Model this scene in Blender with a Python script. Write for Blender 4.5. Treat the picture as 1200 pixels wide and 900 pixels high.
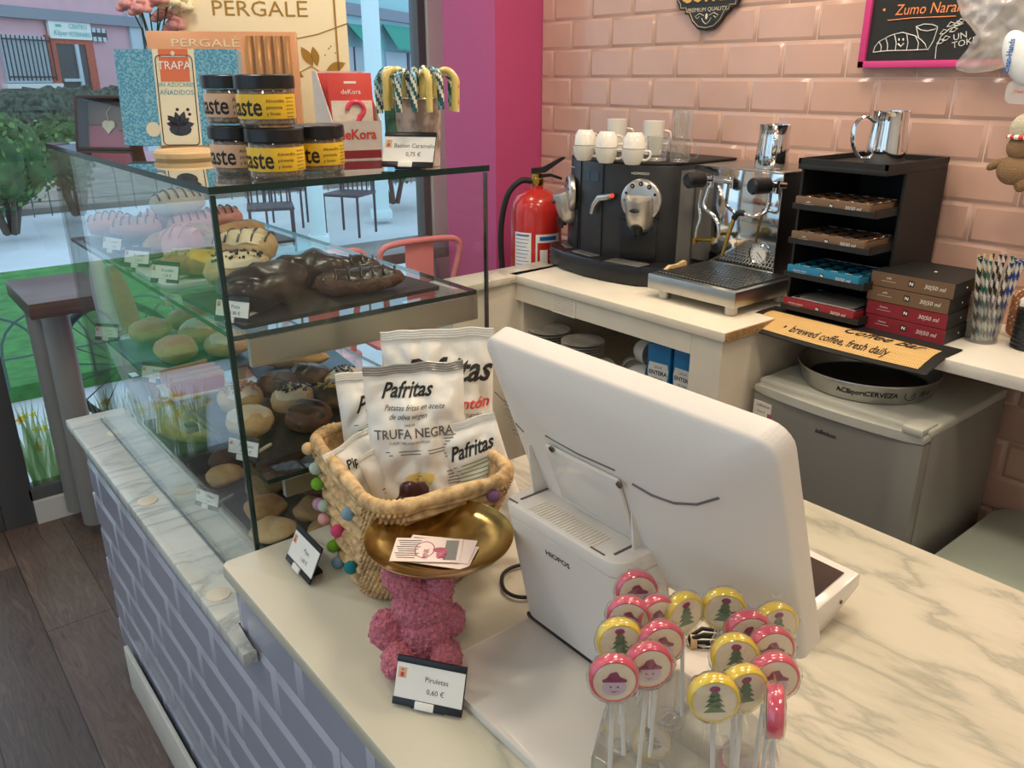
import bpy, bmesh, math, random
from math import sin, cos, pi, radians as R, atan2, hypot
from mathutils import Vector as V, Matrix as M, noise
random.seed(7)
for o in list(bpy.data.objects): bpy.data.objects.remove(o)
SC = bpy.context.scene
COL = SC.collection
# ------------------------------------------------------------------ camera, world, lights, exposure
cd = bpy.data.cameras.new('camera'); cam = bpy.data.objects.new('camera', cd); COL.objects.link(cam)
FPX = 950.0; PITCH = math.atan(358/950); YAW = math.atan(825/hypot(950, 358))
cd.sensor_width = 36; cd.lens = 36*FPX/1200; cd.clip_start = .02; cd.clip_end = 200
cam.location = (0, 0, 1.59); cam.rotation_euler = (pi/2-PITCH, 0, -YAW)
SC.camera = cam
SC.view_settings.view_transform = 'Standard'; SC.view_settings.look = 'None'
SC.view_settings.exposure = 0.17; SC.view_settings.gamma = 1; SC.view_settings.use_curve_mapping = False
w = bpy.data.worlds.new('sky'); SC.world = w; w.use_nodes = True
bg = w.node_tree.nodes['Background']; bg.inputs[0].default_value = (.60, .80, 1.0, 1); bg.inputs[1].default_value = 1.35
def area(name, loc, size, power, color, rot=(0,0,0), sy=None):
    l = bpy.data.lights.new(name, 'AREA'); l.energy = power; l.color = color; l.size = size
    if sy: l.shape = 'RECTANGLE'; l.size_y = sy
    o = bpy.data.objects.new(name, l); COL.objects.link(o); o.location = loc; o.rotation_euler = rot
    return o
WARM = (1, .84, .64)
for i, (x, y, p) in enumerate([(1.0, .7, 7), (1.75, 1.3, 7.5), (1.0, -.5, 5.5), (.4, 1.6, 4), (1.3, 2.3, 4), (-.6, 1.2, 4), (-.6, -.6, 4), (1.9, .4, 7.5), (-.6, 2.6, 2.5)]):
    area('ceiling_light_glow', (x, y, 2.66), .30, p, WARM if x > .8 else (1, .88, .72))
for nm, loc, rot, sx, sy in (('window_portal', (1.21, 3.4, 1.4), (-pi/2, 0, 0), 1.9, 2.6), ('window_portal', (-.33, 3.4, 1.35), (-pi/2, 0, 0), 1.0, 2.6), ('window_portal', (-2.15, .9, 1.6), (0, -pi/2, 0), 1.75, 3.5)):  # last portal serves the added, unseen left window
    o = area(nm, loc, sx, 1, (1,1,1), rot, sy); o.data.cycles.is_portal = True
# ------------------------------------------------------------------ pixel ray helper (photo pixel -> point on a horizontal plane / X plane / Y plane)
_F = V((sin(YAW), cos(YAW), 0)); _R = V((cos(YAW), -sin(YAW), 0))
_fw = _F*cos(PITCH)-V((0, 0, 1))*sin(PITCH); _up = _F*sin(PITCH)+V((0, 0, 1))*cos(PITCH)
def ray(x, y): return _fw+_R*((x-600)/FPX)+_up*((450-y)/FPX)
C0 = V((0, 0, 1.59))
def PZ(x, y, z): r = ray(x, y); return C0+r*((z-1.59)/r.z)
def PX(x, y, X): r = ray(x, y); return C0+r*(X/r.x)
def PY(x, y, Y): r = ray(x, y); return C0+r*(Y/r.y)
VF = -YAW
# ------------------------------------------------------------------ materials
MATS = {}
def mat(name, col=(.8,.8,.8), rough=.5, metal=0, bump=0, bscale=40, var=0, vscale=6, trans=0, emit=0, coat=0, sheen=0, spec=.5, alpha=1, ior=1.45, detail=3):
    m = bpy.data.materials.new(name); m.use_nodes = True; nt = m.node_tree; p = nt.nodes['Principled BSDF']
    p.inputs['Base Color'].default_value = (*col, 1); p.inputs['Roughness'].default_value = rough; p.inputs['Metallic'].default_value = metal
    p.inputs['Transmission Weight'].default_value = trans; p.inputs['Coat Weight'].default_value = coat
    p.inputs['Sheen Weight'].default_value = sheen; p.inputs['Specular IOR Level'].default_value = spec; p.inputs['IOR'].default_value = ior
    p.inputs['Alpha'].default_value = alpha
    if emit: p.inputs['Emission Color'].default_value = (*col, 1); p.inputs['Emission Strength'].default_value = emit
    tc = None
    if bump or var:
        tc = nt.nodes.new('ShaderNodeTexCoord')
    if var:
        n = nt.nodes.new('ShaderNodeTexNoise'); n.inputs['Scale'].default_value = vscale; n.inputs['Detail'].default_value = detail
        nt.links.new(tc.outputs['Object'], n.inputs['Vector'])
        mr = nt.nodes.new('ShaderNodeMapRange'); mr.inputs[1].default_value = .3; mr.inputs[2].default_value = .7; mr.inputs[3].default_value = 1-var; mr.inputs[4].default_value = 1+var*.6
        nt.links.new(n.outputs['Fac'], mr.inputs[0])
        mx = nt.nodes.new('ShaderNodeMix'); mx.data_type = 'RGBA'; mx.blend_type = 'MULTIPLY'; mx.inputs[0].default_value = 1
        mx.inputs[6].default_value = (*col, 1)
        cc = nt.nodes.new('ShaderNodeCombineColor')
        for k in range(3): nt.links.new(mr.outputs[0], cc.inputs[k])
        nt.links.new(cc.outputs[0], mx.inputs[7]); nt.links.new(mx.outputs[2], p.inputs['Base Color'])
    if bump:
        n = nt.nodes.new('ShaderNodeTexNoise'); n.inputs['Scale'].default_value = bscale; n.inputs['Detail'].default_value = detail
        nt.links.new(tc.outputs['Object'], n.inputs['Vector'])
        b = nt.nodes.new('ShaderNodeBump'); b.inputs['Strength'].default_value = bump; b.inputs['Distance'].default_value = .01
        nt.links.new(n.outputs['Fac'], b.inputs['Height']); nt.links.new(b.outputs[0], p.inputs['Normal'])
    MATS[name] = m; return m
def nodes(m): return m.node_tree.nodes, m.node_tree.links
def clear_glass(name, tint=(.97,.99,.98), f0=.04, rough=.0, fmul=1.0, milk=0):
    m = bpy.data.materials.new(name); m.use_nodes = True; N, L = nodes(m); N.clear()
    out = N.new('ShaderNodeOutputMaterial'); mx = N.new('ShaderNodeMixShader'); tr = N.new('ShaderNodeBsdfTransparent'); gl = N.new('ShaderNodeBsdfGlossy'); fr = N.new('ShaderNodeFresnel')
    tr.inputs[0].default_value = (*tint, 1); gl.inputs['Roughness'].default_value = rough; gl.inputs[0].default_value = (1,1,1,1); 
    ge = N.new('ShaderNodeNewGeometry'); mr = N.new('ShaderNodeMapRange'); mr.inputs[3].default_value = 1.5; mr.inputs[4].default_value = 1/1.5; L.new(ge.outputs['Backfacing'], mr.inputs[0]); L.new(mr.outputs[0], fr.inputs[0])
    mm = N.new('ShaderNodeMath'); mm.operation = 'MULTIPLY'; mm.inputs[1].default_value = fmul; mm.use_clamp = True
    L.new(fr.outputs[0], mm.inputs[0]); L.new(mm.outputs[0], mx.inputs[0]); L.new(gl.outputs[0], mx.inputs[2])
    if milk:
        df = N.new('ShaderNodeBsdfDiffuse'); df.inputs[0].default_value = (.9,.9,.9,1); m2 = N.new('ShaderNodeMixShader'); m2.inputs[0].default_value = milk
        L.new(tr.outputs[0], m2.inputs[1]); L.new(df.outputs[0], m2.inputs[2]); L.new(m2.outputs[0], mx.inputs[1])
    else: L.new(tr.outputs[0], mx.inputs[1])
    L.new(mx.outputs[0], out.inputs[0]); MATS[name] = m; return m
def ramp_mat(name, build, rough=.5, metal=0, bump=0, coat=0):
    m = bpy.data.materials.new(name); m.use_nodes = True; N, L = nodes(m); p = N['Principled BSDF']
    p.inputs['Roughness'].default_value = rough; p.inputs['Metallic'].default_value = metal; p.inputs['Coat Weight'].default_value = coat
    tc = N.new('ShaderNodeTexCoord'); mp = N.new('ShaderNodeMapping'); L.new(tc.outputs['Object'], mp.inputs[0])
    sock, h = build(N, L, mp)
    L.new(sock, p.inputs['Base Color'])
    if bump:
        b = N.new('ShaderNodeBump'); b.inputs['Strength'].default_value = bump; b.inputs['Distance'].default_value = .005
        L.new(h, b.inputs['Height']); L.new(b.outputs[0], p.inputs['Normal'])
    MATS[name] = m; return m
def ramp(N, L, src, stops):
    r = N.new('ShaderNodeValToRGB'); e = r.color_ramp.elements
    while len(e) < len(stops): e.new(.5)
    for k, (pos, c) in enumerate(stops): e[k].position = pos; e[k].color = (*c, 1)
    L.new(src, r.inputs[0]); return r.outputs[0]
def marble(base, vein, sc=2.2, rotz=.6, stretch=2.2, band=.07, sx=1, dist=.9):
    def f(N, L, mp):
        mp.inputs['Rotation'].default_value = (0, 0, rotz); mp.inputs['Scale'].default_value = (sx, stretch, 1)
        n = N.new('ShaderNodeTexNoise'); n.inputs['Scale'].default_value = sc; n.inputs['Detail'].default_value = 9; n.inputs['Distortion'].default_value = dist; n.inputs['Roughness'].default_value = .55
        L.new(mp.outputs[0], n.inputs['Vector'])
        a = N.new('ShaderNodeMath'); a.operation = 'SUBTRACT'; a.inputs[1].default_value = .5; L.new(n.outputs['Fac'], a.inputs[0])
        b = N.new('ShaderNodeMath'); b.operation = 'ABSOLUTE'; L.new(a.outputs[0], b.inputs[0])
        mid = tuple(base[i]*.45+vein[i]*.55 for i in range(3)); m2 = tuple(base[i]*.85+vein[i]*.15 for i in range(3))
        c1 = ramp(N, L, b.outputs[0], [(0, mid), (band*.35, m2), (band, base), (.3, base)])
        n2 = N.new('ShaderNodeTexNoise'); n2.inputs['Scale'].default_value = sc*.9; n2.inputs['Detail'].default_value = 3; L.new(mp.outputs[0], n2.inputs['Vector'])
        c2 = ramp(N, L, n2.outputs['Fac'], [(.35, (.80, .82, .78)), (.6, (1, 1, 1))])
        mx = N.new('ShaderNodeMix'); mx.data_type = 'RGBA'; mx.blend_type = 'MULTIPLY'; mx.inputs[0].default_value = .8
        L.new(c1, mx.inputs[6]); L.new(c2, mx.inputs[7])
        return mx.outputs[2], n.outputs['Fac']
    return f
ramp_mat('marble', marble((.665,.615,.495), (.26,.26,.22), sc=1.25, rotz=.30, stretch=.75, sx=2.4, band=.036, dist=.5), rough=.24)
ramp_mat('marble_cool', marble((.70,.71,.66), (.26,.28,.28), sc=2.6, rotz=.12, stretch=3.4, band=.07), rough=.2)
def woodfloor(N, L, mp):
    mp.inputs['Rotation'].default_value = (0, 0, pi/2)
    br = N.new('ShaderNodeTexBrick'); br.inputs['Scale'].default_value = 1; br.inputs['Brick Width'].default_value = 1.25; br.inputs['Row Height'].default_value = .19
    br.inputs['Mortar Size'].default_value = .0016; br.inputs['Color1'].default_value = (.11,.075,.063,1); br.inputs['Color2'].default_value = (.165,.115,.095,1); br.inputs['Mortar'].default_value = (.025,.018,.015,1)
    br.inputs['Bias'].default_value = 0; br.offset = .37
    L.new(mp.outputs[0], br.inputs['Vector'])
    m2 = N.new('ShaderNodeMapping'); m2.inputs['Scale'].default_value = (1.1, 9, 1); L.new(mp.outputs[0], m2.inputs[0])
    wv = N.new('ShaderNodeTexNoise'); wv.inputs['Scale'].default_value = 3; wv.inputs['Detail'].default_value = 6; wv.inputs['Distortion'].default_value = 2.2; L.new(m2.outputs[0], wv.inputs['Vector'])
    c = ramp(N, L, wv.outputs['Fac'], [(.3, (.55,.5,.5)), (.48, (1,.97,.95)), (.53, (.7,.66,.63)), (.7, (1.25,1.2,1.15))])
    mx = N.new('ShaderNodeMix'); mx.data_type = 'RGBA'; mx.blend_type = 'MULTIPLY'; mx.inputs[0].default_value = 1
    L.new(br.outputs[0], mx.inputs[6]); L.new(c, mx.inputs[7]); return mx.outputs[2], wv.outputs['Fac']
ramp_mat('wood_floor', woodfloor, rough=.38, bump=.15)
def woodtop(c1, c2, sc=(1, 14, 14)):
    def f(N, L, mp):
        mp.inputs['Scale'].default_value = sc
        n = N.new('ShaderNodeTexNoise'); n.inputs['Scale'].default_value = 3; n.inputs['Detail'].default_value = 5; n.inputs['Distortion'].default_value = .7; L.new(mp.outputs[0], n.inputs['Vector'])
        return ramp(N, L, n.outputs['Fac'], [(.3, c1), (.7, c2)]), n.outputs['Fac']
    return f
ramp_mat('dark_wood', woodtop((.06,.035,.03), (.13,.085,.075)), rough=.35)
ramp_mat('pale_wood', woodtop((.55,.36,.16), (.72,.5,.26)), rough=.55)
def two_noise(c1, c2, sc=8, det=4, lo=.4, hi=.6):
    def f(N, L, mp):
        n = N.new('ShaderNodeTexNoise'); n.inputs['Scale'].default_value = sc; n.inputs['Detail'].default_value = det; L.new(mp.outputs[0], n.inputs['Vector'])
        return ramp(N, L, n.outputs['Fac'], [(lo, c1), (hi, c2)]), n.outputs['Fac']
    return f
def voro(c1, c2, sc=40, lo=.2, hi=.5):
    def f(N, L, mp):
        n = N.new('ShaderNodeTexVoronoi'); n.inputs['Scale'].default_value = sc; L.new(mp.outputs[0], n.inputs['Vector'])
        return ramp(N, L, n.outputs['Distance'], [(lo, c1), (hi, c2)]), n.outputs['Distance']
    return f
def checker(c1, c2, sc=40):
    def f(N, L, mp):
        n = N.new('ShaderNodeTexChecker'); n.inputs['Scale'].default_value = sc; n.inputs[1].default_value = (*c1, 1); n.inputs[2].default_value = (*c2, 1); mp.inputs['Rotation'].default_value = (.01, .01, .785); L.new(mp.outputs[0], n.inputs['Vector'])
        return n.outputs['Color'], n.outputs['Fac']
    return f
mat('pink_tile', (.60,.37,.29), .17, var=.07, vscale=5, coat=.2)
mat('pale_grout', (.82,.62,.5), .8)
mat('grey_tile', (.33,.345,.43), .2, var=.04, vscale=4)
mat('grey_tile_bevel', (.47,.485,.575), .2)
mat('grey_grout', (.28,.29,.34), .8)
mat('magenta_paint', (.52,.075,.21), .5, bump=.05, bscale=120)
mat('white_paint', (.72,.68,.6), .5, var=.08, vscale=9, bump=.1, bscale=30)
mat('white_wall', (.72,.7,.66), .7)
mat('ceiling_white', (.8,.78,.73), .8)
mat('cream_paint', (.78,.70,.56), .45, var=.08, vscale=7, bump=.08, bscale=25)
mat('grey_frame', (.095,.095,.10), .45)
mat('black_rubber', (.01,.01,.01), .6)
mat('dark_glass_edge', (.008,.03,.025), .08)
clear_glass('case_glass', (.96,.985,.975), fmul=.9)
clear_glass('window_glass', (.96,.985,.98), fmul=.8)
clear_glass('thin_glass', (.93,.94,.93), fmul=1.6, milk=.04)
clear_glass('acrylic', (.92,.92,.90), fmul=2.4, milk=.10)
clear_glass('wrapper', (.97,.97,.97), rough=.12, fmul=1.7, milk=.03)
mat('chrome', (.78,.78,.78), .07, 1)
mat('brushed_steel', (.50,.49,.46), .33, 1, var=.08, vscale=20)
mat('aluminium', (.62,.61,.56), .3, 1)
mat('dark_steel', (.2,.2,.2), .25, 1)
mat('brass', (.55,.36,.08), .24, 1)
m_ = mat('brass_dish', (.52,.38,.15), .2, 1)
m_.node_tree.nodes['Principled BSDF'].inputs['Anisotropic'].default_value = .85
_t = m_.node_tree.nodes.new('ShaderNodeTangent'); _t.direction_type = 'RADIAL'; _t.axis = 'Z'; m_.node_tree.links.new(_t.outputs[0], m_.node_tree.nodes['Principled BSDF'].inputs['Tangent'])
mat('pos_white', (.76,.70,.64), .42, bump=.04, bscale=400)
mat('pos_groove', (.13,.11,.1), .5)
mat('pos_gloss', (.74,.69,.63), .16)
mat('black_plastic', (.012,.012,.013), .32)
mat('black_matte', (.014,.014,.014), .55)
mat('charcoal', (.025,.026,.028), .4)
mat('machine_grey', (.15,.145,.135), .4)
mat('silver_plastic', (.55,.52,.48), .28, .85)
mat('white_ceramic', (.80,.76,.68), .12, coat=.4)
mat('red_paint', (.5,.025,.02), .25, coat=.4)
mat('paper', (.85,.82,.74), .7)
mat('paper_cream', (.80,.72,.58), .75)
mat('white_card', (.85,.83,.78), .5)
mat('ink', (.02,.018,.015), .6)
mat('gold_ink', (.42,.24,.05), .35, .4)
mat('red_ink', (.62,.06,.05), .5)
mat('green_ink', (.1,.28,.08), .6)
mat('white_ink', (.85,.84,.8), .5)
mat('orange_chalk', (.85,.28,.1), .8)
mat('chalk', (.72,.72,.68), .9)
mat('blackboard', (.015,.016,.016), .7, var=.25, vscale=12)
mat('pink_frame', (.62,.05,.22), .4)
mat('fridge_grey', (.28,.275,.25), .35, .25)
mat('fridge_top', (.5,.5,.44), .35)
mat('pink_metal', (.75,.24,.24), .35)
mat('pink_fuzz', (.80,.22,.30), .95, bump=1.0, bscale=260, sheen=.2, var=.35, vscale=220)
ramp_mat('straw_weave', two_noise((.33,.19,.08), (.72,.50,.25), 55, 4, .32, .62), rough=.75, bump=.7)
mat('wood_label', (.55,.38,.2), .7); mat('text_brown', (.13,.10,.08), .6)
mat('tan_box', (.17,.10,.055), .5)
mat('red_box', (.26,.02,.03), .45)
mat('blue_box', (.02,.19,.34), .45)
mat('orange_card', (.68,.33,.17), .33, .15)
mat('copper_bar', (.58,.29,.12), .25, .6)
mat('brown_bar', (.24,.11,.05), .4)
mat('cream_card', (.80,.70,.48), .45)
ramp_mat('blue_pattern', voro((.03,.22,.35), (.20,.42,.49), 260, .38, .72), rough=.28, coat=.5)
mat('red_orange', (.70,.16,.06), .4)
mat('blue_box_side', (.25,.36,.4), .4)
mat('teal_plain', (.03,.30,.38), .4)
mat('dekora_red', (.62,.06,.05), .4)
mat('dekora_paper', (.66,.60,.56), .5, var=.06, vscale=60)
mat('maroon', (.25,.02,.03), .5)
mat('yellow_label', (.80,.50,.03), .4)
mat('peach_label', (.72,.45,.28), .45)
mat('nuts', (.30,.19,.10), .6, bump=.8, bscale=150)
mat('candy_yellow', (.75,.58,.18), .25, coat=.3)
mat('candy_white', (.78,.78,.65), .25, coat=.3)
mat('candy_green', (.02,.10,.10), .25, coat=.3)
mat('candy_blue', (.22,.42,.55), .25, coat=.3)
mat('candy_orange', (.60,.20,.05), .3)
ramp_mat('bucket_print', two_noise((.30,.22,.18), (.62,.50,.45), 45, 5, .4, .6), rough=.5)
mat('bag_white', (.80,.78,.72), .28, bump=.35, bscale=18)
mat('bag_silver', (.38,.38,.37), .25, .6)
mat('kraft', (.48,.33,.18), .8)
mat('lolly_pink', (.70,.05,.11), .3, coat=.6)
mat('lolly_yellow', (.85,.60,.01), .3, coat=.6)
mat('lolly_cream', (.78,.66,.48), .25, coat=.5)
mat('lolly_purple', (.25,.01,.08), .4)
mat('lolly_green', (.08,.16,.07), .4)
mat('lolly_lilac', (.62,.48,.58), .4)
mat('stick_white', (.66,.63,.58), .4)
mat('dough', (.46,.25,.09), .6, bump=.4, bscale=60, var=.3, vscale=30)
mat('dough_light', (.62,.42,.20), .6, bump=.4, bscale=60, var=.2, vscale=30)
mat('dough_dark', (.12,.055,.03), .6, bump=.6, bscale=70, var=.3, vscale=40)
mat('chocolate', (.022,.011,.008), .33, bump=.3, bscale=30, coat=.3)
mat('chocolate_green', (.05,.048,.02), .3)
mat('icing_cream', (.74,.62,.42), .45, bump=.15, bscale=40)
mat('icing_pink', (.70,.30,.26), .4, bump=.2, bscale=50)
mat('icing_white', (.75,.68,.58), .4, bump=.3, bscale=50)
mat('icing_yellow', (.74,.45,.06), .4)
mat('slate', (.02,.021,.023), .5, bump=.2, bscale=60)
mat('slate_blue', (.03,.10,.19), .4)
mat('board_white', (.55,.60,.62), .35)
mat('grass', (.07,.24,.06), .95, bump=1, bscale=30, var=.35, vscale=9)
mat('pavement', (.60,.64,.68), .85, var=.1, vscale=1.5)
mat('earth', (.28,.25,.22), .95, var=.3, vscale=3)
ramp_mat('hedge_leaf', two_noise((.020,.030,.022), (.09,.12,.09), 9, 6, .38, .62), rough=.9, bump=1)
mat('bush_leaf', (.05,.12,.035), .7, var=.5, vscale=6)
mat('bush_leaf_light', (.13,.25,.07), .7)
mat('bark', (.10,.08,.06), .9)
mat('facade_pink', (.66,.40,.45), .9, var=.05, vscale=2)
mat('facade_blue', (.36,.62,.66), .9)
mat('facade_band', (.25,.28,.33), .8)
mat('brick_red', (.5,.12,.08), .8, var=.2, vscale=10)
mat('iron_dark', (.03,.035,.05), .5)
mat('iron_green', (.08,.14,.12), .5)
mat('shutter', (.50,.60,.66), .7)
mat('door_dark', (.05,.06,.07), .4)
mat('sign_white', (.75,.80,.76), .5)
mat('sign_teal', (.05,.45,.42), .5)
mat('awning_green', (.01,.30,.22), .6)
mat('post_blue', (.72,.88,.90), .6)
clear_glass('decal_green', (.42,.55,.30), fmul=.3, milk=.25)
clear_glass('decal_yellow', (.95,.85,.15), fmul=.3, milk=.1)
clear_glass('decal_orange', (.95,.60,.15), fmul=.3, milk=.1)
mat('leg_metal', (.27,.265,.25), .42, .2)
mat('table_top_grey', (.11,.10,.11), .3)
mat('felt_gold', (.62,.42,.2), .95); mat('felt_sage', (.42,.52,.42), .95); mat('felt_lime', (.17,.42,.03), .95); mat('felt_mauve', (.45,.24,.36), .95)
mat('felt_pink', (.72,.36,.33), .95); mat('felt_blue', (.20,.33,.42), .95); mat('felt_magenta', (.60,.06,.16), .95); mat('felt_teal', (.01,.18,.22), .95); mat('felt_purple', (.22,.10,.2), .95)
mat('plush_brown', (.30,.18,.09), .95, bump=.6, bscale=300)
mat('knit_cream', (.62,.56,.42), .95, bump=.6, bscale=200)
clear_glass('plastic_bag', (.9,.85,.8), rough=.25, fmul=1.3, milk=.30)
mat('pack_white', (.78,.8,.8), .35); mat('blue_ink', (.02,.12,.42), .5)
mat('screen_dark', (.035,.025,.022), .12)
mat('milk_blue', (.02,.22,.48), .35)
mat('chipboard', (.42,.25,.11), .9, bump=.8, bscale=200, var=.3, vscale=90)
mat('mint_plastic', (.50,.56,.47), .5)
ramp_mat('polka', voro((.8,.7,.55), (.38,.15,.06), 130, .3, .36), rough=.6)
ramp_mat('mat_weave', checker((.75,.5,.2), (.45,.25,.08), 260), rough=.85)
mat('leather_tan', (.36,.17,.12), .5); mat('fabric_grey', (.60,.60,.72), .8)
mat('gold_choc', (.5,.33,.1), .3, .8); mat('foil_bronze', (.35,.2,.12), .25, .8); mat('foil_blue', (.02,.3,.5), .25, .7); mat('grey_blister', (.32,.29,.25), .3)
mat('flower_pink', (.62,.30,.30), .7, bump=.3, bscale=60); mat('flower_cream', (.75,.70,.5), .7)
mat('led_red', (.9,.03,.02), .4, emit=3)
mat('lamp_emit', (1, .86, .66), .5, emit=14)
mat('frame_brown', (.05,.03,.025), .4)
mat('blush', (.42,.10,.15), .6); mat('brown_card', (.20,.11,.07), .6)
mat('lid_clear', (.3,.3,.28), .1)
# ------------------------------------------------------------------ mesh builder
def rz(a): return M.Rotation(a, 4, 'Z')
def T(x, y, z): return M.Translation((x, y, z))
def basis(o, u, v, n): 
    m = M((( u[0], v[0], n[0], o[0]), (u[1], v[1], n[1], o[1]), (u[2], v[2], n[2], o[2]), (0, 0, 0, 1))); return m
class B:
    def __init__(s): s.bm = bmesh.new(); s.mi = 0; s.mx = M.Identity(4)
    def _done(s, vs, m=None):
        mm = s.mx @ m if m is not None else s.mx
        for v in vs: v.co = mm @ v.co
    def _mi(s, f0): 
        s.bm.faces.ensure_lookup_table()
        for f in s.bm.faces[f0:]: f.material_index = s.mi
    def poly(s, pts, faces, m=None):
        n = len(s.bm.faces); vs = [s.bm.verts.new(p) for p in pts]
        for f in faces:
            try: s.bm.faces.new([vs[i] for i in f])
            except ValueError: pass
        s._done(vs, m); s._mi(n); return vs
    def box(s, c, d, m=None, bev=0, seg=2):
        n = len(s.bm.faces); x, y, z = [k/2 for k in d]
        vs = [s.bm.verts.new((c[0]+a*x, c[1]+b*y, c[2]+e*z)) for a in (-1,1) for b in (-1,1) for e in (-1,1)]
        fs = [s.bm.faces.new([vs[i] for i in f]) for f in ((0,1,3,2),(4,6,7,5),(0,4,5,1),(2,3,7,6),(0,2,6,4),(1,5,7,3))]
        if bev:
            es = list({e for f in fs for e in f.edges})
            r = bmesh.ops.bevel(s.bm, geom=es, offset=min(bev, min(d)*.49), segments=seg, affect='EDGES', profile=.5)
            vs = list({v for f in r['faces'] for v in f.verts} | {v for v in vs if v.is_valid} | {v for f in fs if f.is_valid for v in f.verts})
        s._done(vs, m); s._mi(n)
    def cyl(s, p0, p1, r0, r1=None, seg=20, cap=True):
        if r1 is None: r1 = r0
        s.tube([p0, p1], [r0, r1], seg, cap)
    def tube(s, pts, r, seg=10, cap=True, pat=None, closed=False):
        n0 = len(s.bm.faces); pts = [V(p) for p in pts]; k = len(pts)
        rr = r if isinstance(r, (list, tuple)) else [r]*k
        t = (pts[1]-pts[0]).normalized(); a = V((0,0,1)) if abs(t.z) < .9 else V((1,0,0)); nrm = t.cross(a).normalized(); rings = []
        allv = []
        for i in range(k):
            if closed: tt = (pts[(i+1)%k]-pts[i-1]).normalized()
            else: tt = (pts[min(i+1,k-1)]-pts[max(i-1,0)]).normalized()
            if tt.length == 0: tt = t
            nrm = (nrm-tt*nrm.dot(tt)).normalized(); bn = tt.cross(nrm)
            ring = [s.bm.verts.new(pts[i]+(nrm*cos(2*pi*j/seg)+bn*sin(2*pi*j/seg))*rr[i]) for j in range(seg)]
            rings.append(ring); allv += ring
        for i in range(k if closed else k-1):
            a_, b_ = rings[i], rings[(i+1)%k]
            for j in range(seg):
                f = s.bm.faces.new([a_[j], a_[(j+1)%seg], b_[(j+1)%seg], b_[j]])
                f.material_index = pat[(i*pat_k(pat)+j) % len(pat)] if pat else s.mi
        if cap and not closed:
            for ring in (rings[0][::-1], rings[-1]):
                f = s.bm.faces.new(ring); f.material_index = pat[0] if pat else s.mi
        s._done(allv)
        if not pat: s._mi(n0)
    def lathe(s, prof, c=(0,0,0), seg=28, m=None, cap=True):
        n = len(s.bm.faces); rings = []; allv = []
        for r, z in prof:
            ring = [s.bm.verts.new((c[0]+r*cos(2*pi*j/seg), c[1]+r*sin(2*pi*j/seg), c[2]+z)) for j in range(seg)]; rings.append(ring); allv += ring
        for a_, b_ in zip(rings, rings[1:]):
            for j in range(seg): s.bm.faces.new([a_[j], a_[(j+1)%seg], b_[(j+1)%seg], b_[j]])
        if cap:
            s.bm.faces.new(rings[0][::-1]); s.bm.faces.new(rings[-1])
        s._done(allv, m); s._mi(n)
    def prism(s, pts, z0, z1, m=None, bev=0, top=None):
        n = len(s.bm.faces); k = len(pts); tp = top or pts
        vs = [s.bm.verts.new((*p, z0)) for p in pts]+[s.bm.verts.new((*p, z1)) for p in tp]
        fs = [s.bm.faces.new(vs[:k][::-1]), s.bm.faces.new(vs[k:])]+[s.bm.faces.new([vs[i], vs[(i+1)%k], vs[k+(i+1)%k], vs[k+i]]) for i in range(k)]
        if bev:
            es = list(fs[0].edges)+list(fs[1].edges)
            r = bmesh.ops.bevel(s.bm, geom=es, offset=bev, segments=2, affect='EDGES', profile=.5)
            vs = list({v for f in r['faces'] for v in f.verts} | {v for v in vs if v.is_valid} | {v for f in fs if f.is_valid for v in f.verts})
        s._done(vs, m); s._mi(n)
    def sph(s, c, r, m=None, seg=16, rings=10, amp=0, fr=20, seed=0, zmin=None):
        n = len(s.bm.faces)
        if not hasattr(r, '__len__'): r = (r, r, r)
        g = bmesh.ops.create_uvsphere(s.bm, u_segments=seg, v_segments=rings, radius=1); vs = g['verts']
        for v in vs:
            p = V((v.co.x*r[0], v.co.y*r[1], v.co.z*r[2]))
            if amp: p += v.co*amp*noise.noise(p*fr+V((seed*7.3, seed*3.1, seed)))
            if zmin is not None and p.z < zmin: p.z = zmin
            v.co = p+V(c)
        s._done(vs, m); s._mi(n)
    def grid(s, fn, nu, nv, m=None, cu=False):
        n = len(s.bm.faces); vs = [[s.bm.verts.new(fn(i/(nu-1) if not cu else i/nu, j/(nv-1))) for j in range(nv)] for i in range(nu)]
        for i in range(nu if cu else nu-1):
            for j in range(nv-1):
                s.bm.faces.new([vs[i][j], vs[(i+1)%nu][j], vs[(i+1)%nu][j+1], vs[i][j+1]])
        s._done([v for r in vs for v in r], m); s._mi(n)
    def text(s, txt, size, m, al='CENTER', ext=0.0, off=0, shear=0, sx=1):
        cu = bpy.data.curves.new('t', 'FONT'); cu.body = txt; cu.size = size; cu.align_x = al; cu.align_y = 'CENTER'; cu.extrude = ext; cu.offset = off; cu.shear = shear; cu.resolution_u = 2
        o = bpy.data.objects.new('t', cu); COL.objects.link(o); dg = bpy.context.evaluated_depsgraph_get(); dg.update()
        me = bpy.data.meshes.new_from_object(o.evaluated_get(dg))
        n = len(s.bm.faces); nv = len(s.bm.verts); s.bm.from_mesh(me); s.bm.verts.ensure_lookup_table()
        vs = s.bm.verts[nv:]
        for v in vs: v.co.x *= sx
        s._done(vs, m); s._mi(n)
        bpy.data.objects.remove(o); bpy.data.curves.remove(cu); bpy.data.meshes.remove(me)
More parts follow.
